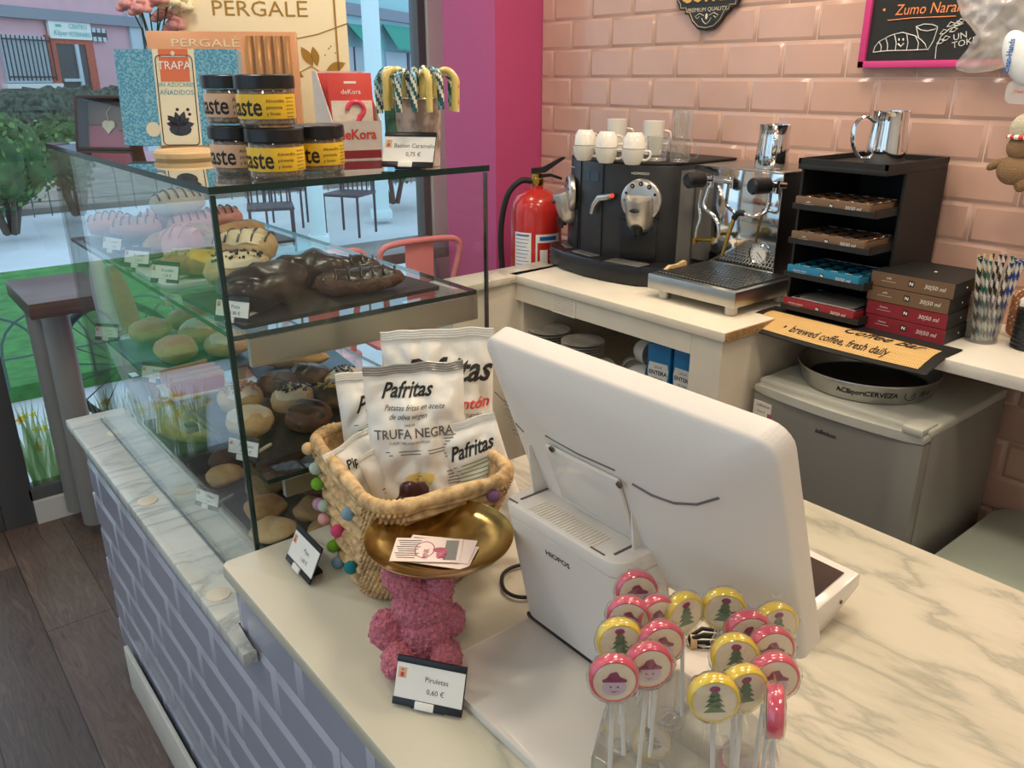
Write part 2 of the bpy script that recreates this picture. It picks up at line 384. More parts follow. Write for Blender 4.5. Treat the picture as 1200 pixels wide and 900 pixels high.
    def build(s, name, mats, parent=None, world=False, smooth=40, label=None):
        bm = s.bm
        if world and parent is not None:
            ch_ = M.Identity(4); q = parent
            while q is not None: ch_ = (T(*q.location) @ q.rotation_euler.to_matrix().to_4x4()) @ ch_; q = q.parent
            inv = ch_.inverted()
            for v in bm.verts: v.co = inv @ v.co
        bmesh.ops.recalc_face_normals(bm, faces=bm.faces) if s.mi >= 0 and not getattr(s, 'keep', False) else None
        for f in bm.faces: f.smooth = True
        lim = R(smooth)
        for e in bm.edges:
            if len(e.link_faces) != 2 or e.calc_face_angle(4) > lim: e.smooth = False
        me = bpy.data.meshes.new(name); bm.to_mesh(me); bm.free()
        if not isinstance(mats, (list, tuple)): mats = [mats]
        for m in mats: me.materials.append(MATS[m])
        o = bpy.data.objects.new(name, me); COL.objects.link(o)
        if parent is not None: o.parent = parent
        if label: o['label'] = label
        return o
def pat_k(p): return getattr(p, 'k', 1) if not isinstance(p, list) else PATK[0]
PATK = [1]
def tag(o, label=None, cat=None, group=None, kind=None):
    if label: o['label'] = label
    if cat: o['category'] = cat
    if group: o['group'] = group
    if kind: o['kind'] = kind
    return o
def thing(name, label, cat, loc=(0,0,0), rot=0, group=None):
    o = bpy.data.objects.new(name, None); COL.objects.link(o); o.empty_display_size = .02
    o.location = loc; o.rotation_euler = (0, 0, rot); return tag(o, label, cat, group)
def struct(b, name, mats, parent=None, **k):
    o = b.build(name, mats, parent, **k)
    if parent is None: o['kind'] = 'structure'
    return o
def dup(root, loc, rot=None, label=None, group=None):
    r = root.copy(); COL.objects.link(r); r.location = loc
    if rot is not None: r.rotation_euler = rot if hasattr(rot, '__len__') else (0, 0, rot)
    if label: r['label'] = label
    if group: r['group'] = group
    for ch in list(root.children):
        c = ch.copy(); COL.objects.link(c); c.parent = r
        for g in ch.children: d = g.copy(); COL.objects.link(d); d.parent = c
    return r
def rrect(w, h, r, cx=0, cy=0, n=5):
    p = []
    for (sx, sy, a0) in ((1,1,0), (-1,1,pi/2), (-1,-1,pi), (1,-1,1.5*pi)):
        for i in range(n+1):
            a = a0+i/n*pi/2; p.append((cx+sx*(w/2-r)+r*cos(a), cy+sy*(h/2-r)+r*sin(a)))
    return p
FR = basis((0,0,0), (1,0,0), (0,0,1), (0,-1,0))   # text plane standing up, read from -Y (local x right, z up)
def front(x, y, z, tilt=0): return T(x, y, z) @ M.Rotation(tilt, 4, 'X') @ FR
def flat(x, y, z, a=0): return T(x, y, z) @ rz(a)
exec_parts = True
# ================================================================== THE ROOM
XW, YW = 2.25, 3.26
b = B(); b.box((.3, .85, -.03), (5.0, 4.9, .06)); struct(b, 'floor', 'wood_floor')
b = B(); b.box((.4, .85, 2.75), (4.4, 5.1, .06)); struct(b, 'ceiling', 'ceiling_white')
def tiles(b, org, u, n, u0, u1, z0, z1, L, H, j0, zj, mi=(0,1), rise=.006, inset=.011, gap=.0013, clipf=None):
    u = V(u); n = V(n); org = V(org); k0 = math.floor((z0-zj)/H)
    for k in range(k0, k0+int((z1-z0)/H)+3):
        a, c = max(zj+k*H, z0), min(zj+(k+1)*H, z1)
        if c-a < .008: continue
        ph = j0+(L/2 if k % 2 else 0); i0 = math.floor((u0-ph)/L)
        for i in range(i0, i0+int((u1-u0)/L)+3):
            s, e = max(ph+i*L, u0), min(ph+(i+1)*L, u1)
            if clipf: s, e = clipf(s, e, a, c)
            if e-s < .008: continue
            g = gap; q = min(inset, (e-s)*.3, (c-a)*.3)
            P = lambda uu, zz, d: org+u*uu+V((0,0,zz))+n*d
            pts = [P(s+g,a+g,.0005), P(e-g,a+g,.0005), P(e-g,c-g,.0005), P(s+g,c-g,.0005), P(s+q,a+q,rise), P(e-q,a+q,rise), P(e-q,c-q,rise), P(s+q,c-q,rise)]
            b.mi = mi[0]; b.poly(pts, [(4,5,6,7)]); 
            b.mi = mi[1]; b.poly(pts, [(0,1,5,4), (1,2,6,5), (2,3,7,6), (3,0,4,7)])
b = B(); b.mi = 1; b.box((XW+.05, .5, 1.38), (.1, 4.2, 2.76)); tiles(b, (XW,0,0), (0,1,0), (-1,0,0), -1.6, 2.58, 0, 2.7, .2025, .1001, 2.509, 1.592, mi=(0,0)); b.mi = 0; b.keep = True
struct(b, 'wall_right', ['pink_tile', 'pale_grout'], smooth=5)
b = B(); b.box((XW+.05, 2.94, 1.38), (.1, .68, 2.76)); b.box(((2.015+XW)/2, 2.75, 1.36), (XW-2.015, .34, 2.72)); o = struct(b, 'trim_1', 'magenta_paint')
tag(o, 'magenta painted column between window and tiled wall')
# window wall: door glazing on the left, big shop window to the right
b = B(); b.box((2.2, YW+.05, 1.4), (.085, .14, 2.7)); struct(b, 'trim_2', 'white_wall')
b = B(); b.box((1.26, YW+.02, .045), (1.91, .09, .09)); struct(b, 'baseboard_far', 'white_wall')
b = B()
for x, wd in ((.255, .11), (2.135, .04)): b.box((x, YW+.03, 1.35), (wd, .07, 2.7), bev=.004)
b.box((1.22, YW+.03, .115), (1.85, .07, .05), bev=.004); b.box((1.22, YW+.03, 2.62), (1.85, .07, .08), bev=.004)
w1 = struct(b, 'window_1', 'grey_frame')
b = B(); b.box((1.21, YW+.03, 1.36), (1.81, .006, 2.46)); g = struct(b, 'glass_pane', 'window_glass', w1)
def flora(b, X0, X1, Y, z0, n, h, seed):
    rnd = random.Random(seed)
    for i in range(n):
        x = rnd.uniform(X0, X1); hh = h*rnd.uniform(.45, 1); l = rnd.uniform(-.06, .06); b.mi = 0
        w_ = rnd.uniform(.004, .009)
        b.poly([(x-w_, Y, z0), (x+w_, Y, z0), (x+l*.5+w_, Y, z0+hh*.6), (x+l, Y, z0+hh), (x+l*.5-w_, Y, z0+hh*.6)], [(0,1,2,3,4)])
        if i % 3 == 0:
            b.mi = rnd.choice((1, 2)); cx, cz = x+l*.8, z0+hh*.8; r = rnd.uniform(.012, .024)
            b.poly([(cx+r*(1 if k%2 else .45)*cos(k*pi/5), Y-.0006*b.mi, cz+r*(1 if k%2 else .45)*sin(k*pi/5)) for k in range(10)], [tuple(range(10))])
b = B(); flora(b, .315, .72, YW+.0255, .14, 110, .36, 3); b.build('flower_decal', ['decal_green', 'decal_yellow', 'decal_orange'], w1)
b = B(); b.box((.162, YW+.03, 1.35), (.075, .07, 2.7), bev=.004); b.box((-.33, YW+.03, .045), (.95, .07, .09), bev=.004); b.box((-.82, YW+.03, 1.35), (.08, .07, 2.7), bev=.004)
b.box((-.33, YW+.03, 2.62), (.95, .07, .08)); d1 = struct(b, 'door_1', 'grey_frame')
b = B(); b.box((-.33, YW+.03, 1.33), (.92, .006, 2.5)); struct(b, 'glass_pane', 'window_glass', d1)
b = B(); flora(b, -.20, .12, YW+.0255, .09, 80, .36, 5); b.build('flower_decal', ['decal_green', 'decal_yellow', 'decal_orange'], d1)
b = B(); b.box((-1.45, YW+.05, 1.36), (1.2, .1, 2.72)); struct(b, 'wall_far', 'white_wall')
b = B(); b.box((-2.05, .85, .35), (.1, 4.9, .7)); b.box((-2.05, .85, 2.6), (.1, 4.9, .24)); b.box((-2.05, -1.25, 1.6), (.1, .7, 1.8)); b.box((-2.05, 3.0, 1.6), (.1, .6, 1.8)); struct(b, 'wall_left', 'white_wall')  # unseen wall, opened up for the added light-giving window
b = B()
for y in (-.87, .3, 1.5, 2.67): b.box((-2.05, y, 1.59), (.08, .06, 1.78))
b.box((-2.05, .9, .73), (.08, 3.6, .06)); b.box((-2.05, .9, 2.45), (.08, 3.6, .06)); w2 = struct(b, 'window_added_left', 'grey_frame')  # added window out of view, brings cool fill light onto the counter front
b = B(); b.box((-2.05, .9, 1.59), (.006, 3.5, 1.7)); struct(b, 'glass_pane', 'window_glass', w2)
b = B(); b.box((.1, -1.6, 1.36), (4.4, .1, 2.72)); struct(b, 'wall_near', 'white_wall')
# ceiling lamps (just above the frame, seen only in reflections)
for i, (x, y) in enumerate([(1.0,.7),(1.75,1.3),(1.0,-.5),(.4,1.6),(1.3,2.3),(-.6,1.2),(-.6,-.6),(1.9,.4),(-.6,2.6)]):
    b = B(); b.lathe([(.125,.0),(.14,.01),(.14,.02)], (x, y, 2.70)); o = b.build('ceiling_lamp', 'white_wall'); tag(o, 'round white recessed ceiling lamp '+['above the till','above the coffee machines','behind the camera over the counter','above the glass case','above the pink stools','over the customer floor','behind the camera over the floor','above the wall shelf','nearest the glass door'][i], 'lamp', 'round ceiling lamps')
    b = B(); b.lathe([(.12,.0),(.12,.002)], (x, y, 2.698)); b.build('diffuser', 'lamp_emit', o)
# ------------------------------------------------------------------ counter
ZN, ZF = .89, .77          # near and far worktop heights
b = B(); b.mi = 2
b.box((.7725, .26, .4325), (.845, 1.72, .865)); b.box((.65, 1.66, .3715), (.6, 1.08, .743))
def cf(s, e, a, c):
    return (s, min(e, 1.119)) if a > .74 else (s, e)
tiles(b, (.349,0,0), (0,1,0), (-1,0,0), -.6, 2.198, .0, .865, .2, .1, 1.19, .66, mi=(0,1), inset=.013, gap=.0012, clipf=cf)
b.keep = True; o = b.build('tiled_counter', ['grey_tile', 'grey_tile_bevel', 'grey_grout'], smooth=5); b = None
tag(o, 'long service counter faced with grey brick shaped tiles', 'counter')
b = B(); b.prism([(.328,-.6),(1.21,-.6),(1.21,1.119),(.336,1.119),(.328,1.11)], .865, ZN, bev=.004); o = b.build('marble_worktop', 'marble')
tag(o, 'cream marble worktop under the white till in the foreground', 'worktop')
b = B(); b.prism([(.318,1.04),(.3395,1.04),(.3395,1.1225),(.95,1.1225),(.95,2.21),(.318,2.21)], .745, ZF, bev=.003); o = b.build('marble_ledge', 'marble_cool')
tag(o, 'lower greyish marble ledge carrying the glass display case', 'worktop')
b = B(); b.box((.3285, .78, .07), (.011, 2.6, .14), bev=.002); o = struct(b, 'baseboard_counter', 'white_paint')
for k, (x, y) in enumerate([(173, 587), (256, 697), (136, 507)]):
    p = PZ(x, y, ZF)
    b = B(); b.lathe([(.020,0),(.020,.0015),(.0185,.0022)], (0,0,0), 32); o = b.build('hole_cover', 'cream_paint'); o.location = (p.x, p.y, ZF)
    tag(o, ['round cream cover disc at the middle of the lower marble ledge', 'round cream cover disc on the ledge nearest the raised worktop', 'round cream cover disc at the far end of the lower ledge'][k], 'cover', 'round cover discs on the ledge')
# ------------------------------------------------------------------ partition with marble cap
b = B(); b.box((1.60, 2.03, .4875), (.44, .09, .975)); pw = b.build('partition', 'cream_paint'); tag(pw, 'low cream partition joining the coffee cabinet behind the display case', 'partition')
b = B(); b.prism([(1.365,1.955),(1.82,1.985),(1.82,2.09),(1.355,2.08)], .976, 1.0, bev=.004); b.build('marble_cap', 'marble', pw)
# ------------------------------------------------------------------ coffee cabinet
cb = thing('coffee_cabinet', 'cream painted cabinet with open front under the two coffee machines', 'cabinet', (1.93, 1.58, 0))
W = dict(parent=cb, world=True)
b = B(); b.box((1.935, 1.585, .9875), (.63, .85, .025), bev=.002); b.build('top_board', 'cream_paint', **W)
b = B(); b.box((1.935, 1.1575, .9875), (.62, .004, .022)); b.build('raw_edge', 'chipboard', **W)
b = B(); b.box((1.64, 1.63, .9455), (.02, .725, .059)); b.build('fascia', 'cream_paint', **W)
b = B(); b.box((1.64, 1.218, .4875), (.02, .097, .975)); b.box((1.94, 1.18, .4875), (.58, .02, .975)); b.build('side_panel', 'cream_paint', **W)
b = B(); b.box((1.94, 1.98, .4875), (.58, .02, .975)); b.build('side_panel', 'cream_paint', **W)
b = B(); b.box((2.22, 1.58, .4875), (.02, .78, .975)); b.build('back_panel', 'cream_paint', **W)
b = B(); b.box((1.93, 1.58, .70), (.56, .78, .02)); b.build('shelf', 'cream_paint', **W)
b = B(); b.box((1.93, 1.58, .06), (.56, .78, .02)); b.build('bottom_board', 'cream_paint', **W)
p0 = PX(656, 341, 1.6285); p1 = PX(700, 372, 1.6285)
nt = B(); nt.box((0, 0, 0), (.105, .0015, .062)); 
o = nt.build('paper_note', 'paper_cream'); o.location = (1.6285, 1.755, .946); o.rotation_euler = (0, 0, -pi/2)
tag(o, 'handwritten paper note taped to the cabinet front', 'note')
b = B()
for r in range(7):
    x = -.047; rnd = random.Random(r)
    pts = []
    while x < .043: pts.append((x, -.0012, .024-r*.0075+rnd.uniform(-.0015,.0015))); x += .0028
    b.tube(pts, .00028, 3)
b.build('handwriting', 'ink', o)
# shelf over the fridge
b = B(); b.box((2.045, .45, .985), (.40, 1.40, .03), bev=.002); o = b.build('wall_shelf', 'white_paint'); tag(o, 'white wall shelf above the small fridge', 'shelf')
# ------------------------------------------------------------------ outside
b = B(); b.box((3, 24, -.13), (90, 41.4, .06)); struct(b, 'ground', 'pavement')
def gpoly(pts, z, name, m, label, cat, kind=None, th=.03):
    b = B(); b.prism([tuple(PZ(x, y, 0)[:2]) for x, y in pts], z-th, z); o = b.build(name, m)
    if kind == 'structure': o['kind'] = kind
    else: tag(o, label, cat, kind=kind)
    return o
b = B(); b.prism([(-3, 5.0), (1.9, 5.0), (2.6, 8.3), (-3.4, 8.3)], -.1, -.01); o = b.build('lawn', 'grass'); tag(o, 'bright green lawn outside the window behind the hoop fence', 'lawn', kind='stuff')
b = B(); b.prism([(-9, 12.4), (26, 12.4), (26, 22), (-9, 22)], -.1, -.02); o = b.build('planting_bed', 'earth'); tag(o, 'grey earth bed under the shrubs across the path', 'soil', kind='stuff')
# hoop fence
def hoops(n, x0, y, step, lab, r=.22, h=.42):
    t = thing('hoop_fence', lab, 'fence', (x0, y, -.02))
    for i in range(n):
        b = B(); pts = [(0+step*i, 0, 0)]+[(step*i+r-r*cos(a), 0, h-r+r*sin(a)) for a in [k*pi/10 for k in range(11)]]+[(step*i+2*r, 0, 0)]
        b.tube(pts, .008, 6); b.build('hoop', 'iron_green', t)
    b = B(); b.tube([(0,0,.18), (step*(n-1)+2*r,0,.18)], .006, 6); b.build('rail', 'iron_green', t); return t
hoops(11, -.3, 4.97, .26, 'low green wire hoop fence at the near edge of the lawn')
hoops(26, -1.0, 11.6, .5, 'pale wire hoop fence in front of the far hedge', r=.4, h=.85)
# facade far behind
fd = V((.835, .55, 0)); fo = PY(80, 80, 27.0); fo = V((fo.x, fo.y, 0)); fa = atan2(.55, .835)
def FP(px, py):  # pixel on the facade plane -> local (u, z)
    r = ray(px, py); nrm = V((-.55, .835, 0)); t = (fo-C0).dot(nrm)/r.dot(nrm); p = C0+r*t; return (p-fo).dot(fd), p.z
bd = thing('street_building', 'pink and pale blue street building across the road', 'building', tuple(fo), fa)
u1, z1 = FP(0, 12); u2, _ = FP(160, 22); uL = u1-3
gz = FP(60, 18)[1]
b = B(); b.box(((uL+u2)/2, .2, 4), (u2-uL, .4, 8.2)); b.build('pink_wall', 'facade_pink', bd)
b = B(); b.box((u2+17, .2, 4), (34, .4, 8.2)); b.build('blue_wall', 'facade_blue', bd)
b = B(); b.box(((uL+u2)/2, -.08, gz), (u2-uL, .2, .28)); b.build('cornice', 'facade_band', bd)
ua, za = FP(405, 12); ub, zb = FP(500, 24); b = B(); b.box(((ua+ub)/2+2, -.1, (za+zb)/2), (ub-ua+14, .3, .5)); b.build('cornice', 'facade_band', bd)
def rect(px0, py0, px1, py1): a = FP(px0, (py0+py1)/2); c = FP(px1, (py0+py1)/2); m_ = (px0+px1)/2; t = FP(m_, py0); q = FP(m_, py1); return a[0], c[0], q[1], t[1]
x0, x1, z0, z1 = rect(2, 42, 58, 97)
b = B(); b.box(((x0+x1)/2, -.02, (z0+z1)/2), (x1-x0, .1, z1-z0)); wd = b.build('window', 'shutter', bd)
b = B()
for i in range(12): b.tube([(x0+(x1-x0)*i/11, -.14, z0+.05), (x0+(x1-x0)*i/11, -.14, z1)], .018, 5)
b.tube([(x0, -.14, z0+.15), (x1, -.14, z0+.15)], .018, 5); b.tube([(x0, -.14, z1-.1), (x1, -.14, z1-.1)], .018, 5); b.build('window_bars', 'iron_dark', wd)
b = B(); b.box(((x0+x1)/2, -.08, z0-.08), (x1-x0+.3, .2, .12)); b.build('sill', 'sign_white', wd)
x0, x1, z0, z1 = rect(68, 52, 103, 118); z0 = 0
b = B(); b.box(((x0+x1)/2, -.01, (z0+z1)/2), (x1-x0, .1, z1-z0)); dr = b.build('door', 'door_dark', bd)
b = B(); b.box((x1-.35, -.08, z1/2), (.12, .06, z1)); b.box((x1-.7, -.08, z1*.62), (.6, .06, .08)); b.build('door_frame', 'shutter', dr)
b = B(); b.box((x0-.14, -.03, z1/2), (.3, .12, z1)); b.box((x1+.14, -.03, z1/2), (.3, .12, z1)); b.box(((x0+x1)/2, -.03, z1+.1), (x1-x0+.56, .12, .2)); b.build('brick_surround', 'brick_red', bd)
x0, x1, z0, z1 = rect(53, 25, 102, 46)
b = B(); b.box(((x0+x1)/2, -.1, (z0+z1)/2), (x1-x0, .08, z1-z0)); sg = b.build('shop_sign', 'sign_white', bd)
b = B(); cw = x1-x0; ch = z1-z0
b.text('CENTRO', ch*.36, front(x0+cw*.68, -.15, z0+ch*.7)); b.text('VETERINARIO', ch*.36, front(x0+cw*.71, -.15, z0+ch*.28), sx=.8); b.text('Kliper', ch*.42, front(x0+cw*.24, -.15, z0+ch*.32), shear=.3)
b.box((x0+cw*.22, -.15, z0+ch*.72), (ch*.4, .01, ch*.12), T(0,0,0)); b.build('sign_lettering', 'sign_teal', sg, label='teal veterinary clinic lettering')
x0, x1, z0, z1 = rect(103, 35, 122, 47); b = B(); b.box(((x0+x1)/2, -.07, (z0+z1)/2), (x1-x0, .06, z1-z0)); pl = b.build('wall_plaque', 'iron_dark', bd)
b = B(); [b.box((x0+(x1-x0)*(.2+.3*i), -.11, (z0+z1)/2+dz), ((x1-x0)*.2, .02, .12)) for i in range(3) for dz in (-.12, .12)]; b.build('plaque_squares', 'shutter', pl)
for (a0, a1, a2, a3) in ((150, 15, 178, 62), (404, 55, 424, 112), (452, 62, 500, 118)):
    x0, x1, z0, z1 = rect(a0, a1, a2, a3); b = B(); b.box(((x0+x1)/2, -.04, (z0+z1)/2), (x1-x0, .1, z1-z0)); wd = b.build('window', 'shutter', bd)
    b = B(); b.box(((x0+x1)/2, -.1, (z0+z1)/2), ((x1-x0)*.06, .05, z1-z0)); b.build('window_bar', 'iron_dark', wd)
for (a0, a1, a2, a3) in ((404, 29, 430, 50), (446, 32, 500, 58)):
    x0, x1, z0, z1 = rect(a0, a1, a2, a3); b = B(); n = 14
    pts = []; fs = []
    for i in range(n+1):
        x = x0+(x1-x0)*i/n; dz = -.08 if i % 2 else 0; pts += [(x, -.15, z1), (x, -.9, z0+dz), (x, -.9, z0-.03+dz), (x, -.1, z1-.03)]
    for i in range(n):
        k = 4*i; fs += [(k, k+1, k+5, k+4), (k+1, k+2, k+6, k+5), (k+2, k+3, k+7, k+6), (k+3, k, k+4, k+7)]
    b.poly(pts, fs); b.build('awning', 'awning_green', bd)
# hedge + shrubs: leaf-shaped surface on solid cores
def leafy(b, c, r, n, size, rnd, flatb=None):
    for i in range(n):
        d = V((rnd.gauss(0,1), rnd.gauss(0,1), rnd.gauss(0,1))).normalized(); q = rnd.uniform(.75, 1.08)
        p = V(c)+V((d.x*r[0], d.y*r[1], d.z*r[2]))*q
        if p.z < 0: continue
        a = V((rnd.gauss(0,1), rnd.gauss(0,1), rnd.gauss(0,1))).normalized(); u = d.cross(a).normalized()*size*rnd.uniform(.5,1.2); v = u.cross(a).normalized()*size*.55
        b.mi = rnd.choice((0,0,1)); b.poly([p-u, p+v, p+u, p-v], [(0,1,2,3)])
rnd = random.Random(11)
hx0, hx1 = PZ(-60, 150, 0), PZ(560, 160, 0)
hb = PZ(60, 172, 0); b = B(); hdir = V((.835, .55, 0)); p0 = hb-hdir*7; p1 = hb+hdir*22
hn = V((-hdir.y, hdir.x, 0)); L_ = (p1-p0).length; n_ = 130
def hf(u, v):
    a = v*pi; q = 1+.25*noise.noise(V((u*60, v*6, 1)))+.12*noise.noise(V((u*200, v*18, 2)))
    return p0+hdir.normalized()*u*L_+hn*(-cos(a)*1.1*q)+V((0, 0, max(0, min(1, sin(a)*1.6))*1.22*q))
b.grid(hf, 260, 16); o = b.build('clipped_hedge', 'hedge_leaf', smooth=60); tag(o, 'long dark clipped hedge in front of the pink building', 'hedge')
def shrub(px, py, r, h, lab, n=900, tr=.35, seed=1):
    c = PZ(px, py, 0); rnd = random.Random(seed); t = thing('shrub', lab, 'shrub', (c.x, c.y, -.02)); b = B()
    for k in range(6):
        cc = (rnd.uniform(-.35,.35)*r, rnd.uniform(-.35,.35)*r, tr+(h-tr)*rnd.uniform(.35,.7)); b.mi = 0
        b.sph(cc, (r*.55, r*.55, (h-tr)*.36), amp=r*.25, fr=5, seed=k+seed); leafy(b, cc, (r*.66, r*.66, (h-tr)*.45), n//6, .045, rnd)
    b.build('foliage', ['bush_leaf', 'bush_leaf_light'], t, smooth=60)
    b = B()
    for k in range(5): a = k*1.3; b.tube([(.05*cos(a), .05*sin(a), 0), (.12*cos(a), .12*sin(a), tr*.7), (.3*r*cos(a), .3*r*sin(a), tr+.3)], [.035,.03,.02], 7)
    b.build('stem', 'bark', t)
shrub(13, 272, .62, 1.42, 'leafy green shrub at the far left of the window', 1500, seed=2)
shrub(92, 250, .42, 1.15, 'smaller leafy shrub just left of the display case', 1200, seed=5)
shrub(-34, 250, .7, 1.7, 'broad green shrub at the left edge of the picture', 1000, seed=9)
shrub(462, 236, .9, 1.55, 'dark shrub seen through the case near the magenta column', 900, seed=12)
b = B(); c = PZ(0, 445, 0)
for (px, py, r, h, lab) in ((447, 252, .13, 3.6, 'pale blue square post nearest the magenta column'), (374, 283, .105, 3.4, 'pale blue square post behind the chocolate boxes')):
    c = PZ(px, py, 0); b = B(); b.box((0,0,h/2-.03), (r*1.5, r*1.5, h), bev=.01); b.box((0,0,.05), (r*2, r*2, .1), bev=.01); o = b.build('street_post', 'post_blue'); o.location = (c.x, c.y, -.03); o.rotation_euler = (0,0,VF+.2); tag(o, lab+' outside', 'post')
# terrace chairs outside
def terrace_chair(px, py, rot, lab, tpl=[]):
    c = PZ(px, py, 0); loc = (c.x, c.y, -.04)
    if tpl: return dup(tpl[0], loc, rot, lab)
    t = thing('terrace_chair', lab, 'chair', loc, rot, 'dark terrace chairs outside')
    b = B(); b.box((0,0,.46), (.44,.44,.03), bev=.01); b.build('seat', 'iron_dark', t)
    for sx in (-1,1):
        for sy in (-1,1):
            b = B(); b.tube([(sx*.2, sy*.2, .02), (sx*.2, sy*.2, .9 if sy > 0 else .45)], .014, 6); b.build('leg', 'iron_dark', t)
    b = B()
    for i in range(7): b.tube([(-.17+i*.057, .2, .46), (-.17+i*.057, .2, .88)], .009, 5)
    b.tube([(-.2,.2,.88), (.2,.2,.88)], .016, 6); b.build('backrest', 'iron_dark', t)
    tpl.append(t); return t
terrace_chair(322, 292, VF+.3, 'dark slatted terrace chair outside, left one behind the case corner')
terrace_chair(338, 262, VF+.1, 'dark slatted terrace chair outside, between the other two')
terrace_chair(412, 272, VF-.3, 'dark slatted terrace chair outside, between the pale posts')
# wheel-like wire planter outside (spokes)
c = V((.86, 3.95, 0)); t = thing('bicycle_wheel', 'dark spoked wheel standing outside behind the display case', 'wheel', (c.x, c.y, .0), VF)
b = B(); b.tube([(.3*cos(a), 0, .33+.3*sin(a)) for a in [k*2*pi/40 for k in range(40)]], .018, 8, closed=True); b.build('tyre', 'black_rubber', t)
b = B()
for k in range(18): a = k*2*pi/18; b.tube([(.02*cos(a),0,.33+.02*sin(a)), (.29*cos(a),0,.33+.29*sin(a))], .003, 4)
b.build('spokes', 'iron_dark', t)
b = B(); b.cyl((0,-.03,.33), (0,.03,.33), .025, seg=12); b.box((0,.03,.3),(.03,.02,.62)); b.build('hub', 'dark_steel', t)
# ================================================================== DISPLAY CASE
CX0, CX1, CY0, CY1, CT = .388, .86, 1.130, 2.15, 1.453
CY0 = 1.1255
dc = thing('display_case', 'glass pastry display case with two glass shelves on the marble ledge', 'display case', (.62, 1.63, ZF))
W = dict(parent=dc, world=True)
def gbox(name, c, d, mi='case_glass', edge=True):
    b = B(); b.box(c, d); bmf = b.bm.faces; th = min(d)
    if edge:
        for f in bmf:
            if min((v-w_).length for v in [f.edges[0].verts[0].co] for w_ in [f.edges[0].verts[1].co]) <= th*1.01 or f.calc_area() < th*1.2*max(d): f.material_index = 1
    return b.build(name, [mi, 'dark_glass_edge'], smooth=5, **W)
clear_glass('top_glass', (.80,.85,.84), fmul=1.5)
gbox('top_glass', ((CX0+CX1)/2, (CY0+CY1)/2, CT-.005), (CX1-CX0+.006, CY1-CY0+.006, .010), 'top_glass')
gbox('front_glass', (CX0+.003, (CY0+CY1)/2, (CT+ZF)/2-.006), (.006, CY1-CY0-.014, CT-ZF-.014), edge=False)
gbox('side_glass', ((CX0+CX1)/2, CY0+.003, (CT+ZF)/2-.006), (CX1-CX0-.014, .006, CT-ZF-.014), edge=False)
gbox('side_glass', ((CX0+CX1)/2, CY1-.003, (CT+ZF)/2-.006), (CX1-CX0-.014, .006, CT-ZF-.014), edge=False)
b = B(); b.box((CX0+.003, CY0+.003, (CT+ZF)/2-.006), (.0075, .0075, CT-ZF-.012), bev=.001); b.build('corner_seam', 'dark_glass_edge', **W)
b = B(); b.box((CX1-.002, CY0+.003, (CT+ZF)/2-.006), (.004, .008, CT-ZF-.012)); b.box((CX0+.001, (CY0+CY1)/2, ZF+.003), (.004, CY1-CY0, .006)); b.build('edge_trim', 'dark_steel', **W)
S1, S2, S0 = 1.238, .995, .800
gbox('glass_shelf', ((CX0+CX1)/2-.005, (CY0+CY1)/2, S1-.004), (CX1-CX0-.03, CY1-CY0-.016, .008))
gbox('glass_shelf', ((CX0+CX1)/2+.01, (CY0+CY1)/2, S2-.004), (CX1-CX0-.05, CY1-CY0-.016, .008))
b = B(); b.box((.63, CY0+.012, S1-.031), (.42, .012, .044)); b.build('shelf_rail', 'aluminium', **W)
b = B(); b.box((.65, CY0+.012, S2-.024), (.40, .012, .03)); b.build('shelf_rail', 'aluminium', **W)
b = B(); b.box((.65, (CY0+CY1)/2, .785), (.41, CY1-CY0-.02, .028), bev=.002); b.build('floor_panel', 'brushed_steel', **W)
b = B()
for y in (1.45, 1.80): b.box((.398, y, S1-.012), (.012, .03, .012)); b.box((.408, y, S2-.012), (.02, .03, .012))
b.build('shelf_clip', 'chrome', **W)
# ------------------------------------------------------------------ price tags
def price_tag(label, loc, rot, l1, l2, wd=.086, tilt=-.45, group=None, roll=0, pin=False, sz=.0085):
    t = thing('price_tag', label, 'price tag', loc, 0, group); t.rotation_euler = (0, 0, rot)
    h = wd*.66; m = T(0, 0, .004) @ M.Rotation(tilt, 4, 'X') @ M.Rotation(roll, 4, 'Y')
    b = B(); b.mx = m; b.box((0, .001, h/2), (wd, .0016, h), bev=.0006); b.box((0, 0, h-.004), (wd, .004, .008), bev=.0008); b.box((0, 0, .0045), (wd, .004, .009), bev=.0008); b.mx = M.Identity(4)
    b.box((0, .016, .003), (wd*.5, .03, .005), bev=.001); b.build('holder', 'black_plastic', t)
    b = B(); b.mx = m; b.box((0, -.0006, h/2+.0005), (wd-.002, .0012, h-.017)); cd_ = b.build('card', 'white_card', t)
    b = B(); b.mx = m; b.text(l1, sz, front(wd*.10, -.0014, h*.60)); b.text(l2, sz, front(wd*.10, -.0014, h*.36)); b.build('print', 'ink', cd_)
    b = B(); b.mx = m; b.mi = 0; b.box((-wd*.40, -.0013, h*.66), (wd*.12, .0004, wd*.14)); b.mi = 1; b.box((-wd*.40, -.0016, h*.62), (wd*.05, .0004, wd*.06)); b.box((-wd*.40, -.0016, h*.72), (wd*.03, .0004, wd*.02)); b.build('logo', ['peach_label', 'red_ink'], cd_, label='small red and beige picture mark')
    b = B(); b.mx = m; b.box((-wd*.03, -.003, .004), (wd*.27, .003, .009), bev=.0008); b.build('clip', 'white_card', t)
    if pin: b = B(); b.box((wd*.25, .03, .012), (.004, .05, .004)); b.build('pin', 'stick_white', t)
    return t
pA = PZ(500, 852, ZN); d_ = (PZ(543, 850, ZN)-PZ(455, 832, ZN)); 
price_tag('price tag reading Piruletas 0,60 € in front of the pink plush rabbit', (.400, .652, ZN-.0005), R(-55), 'Piruletas', '0,60 €', wd=.0875)
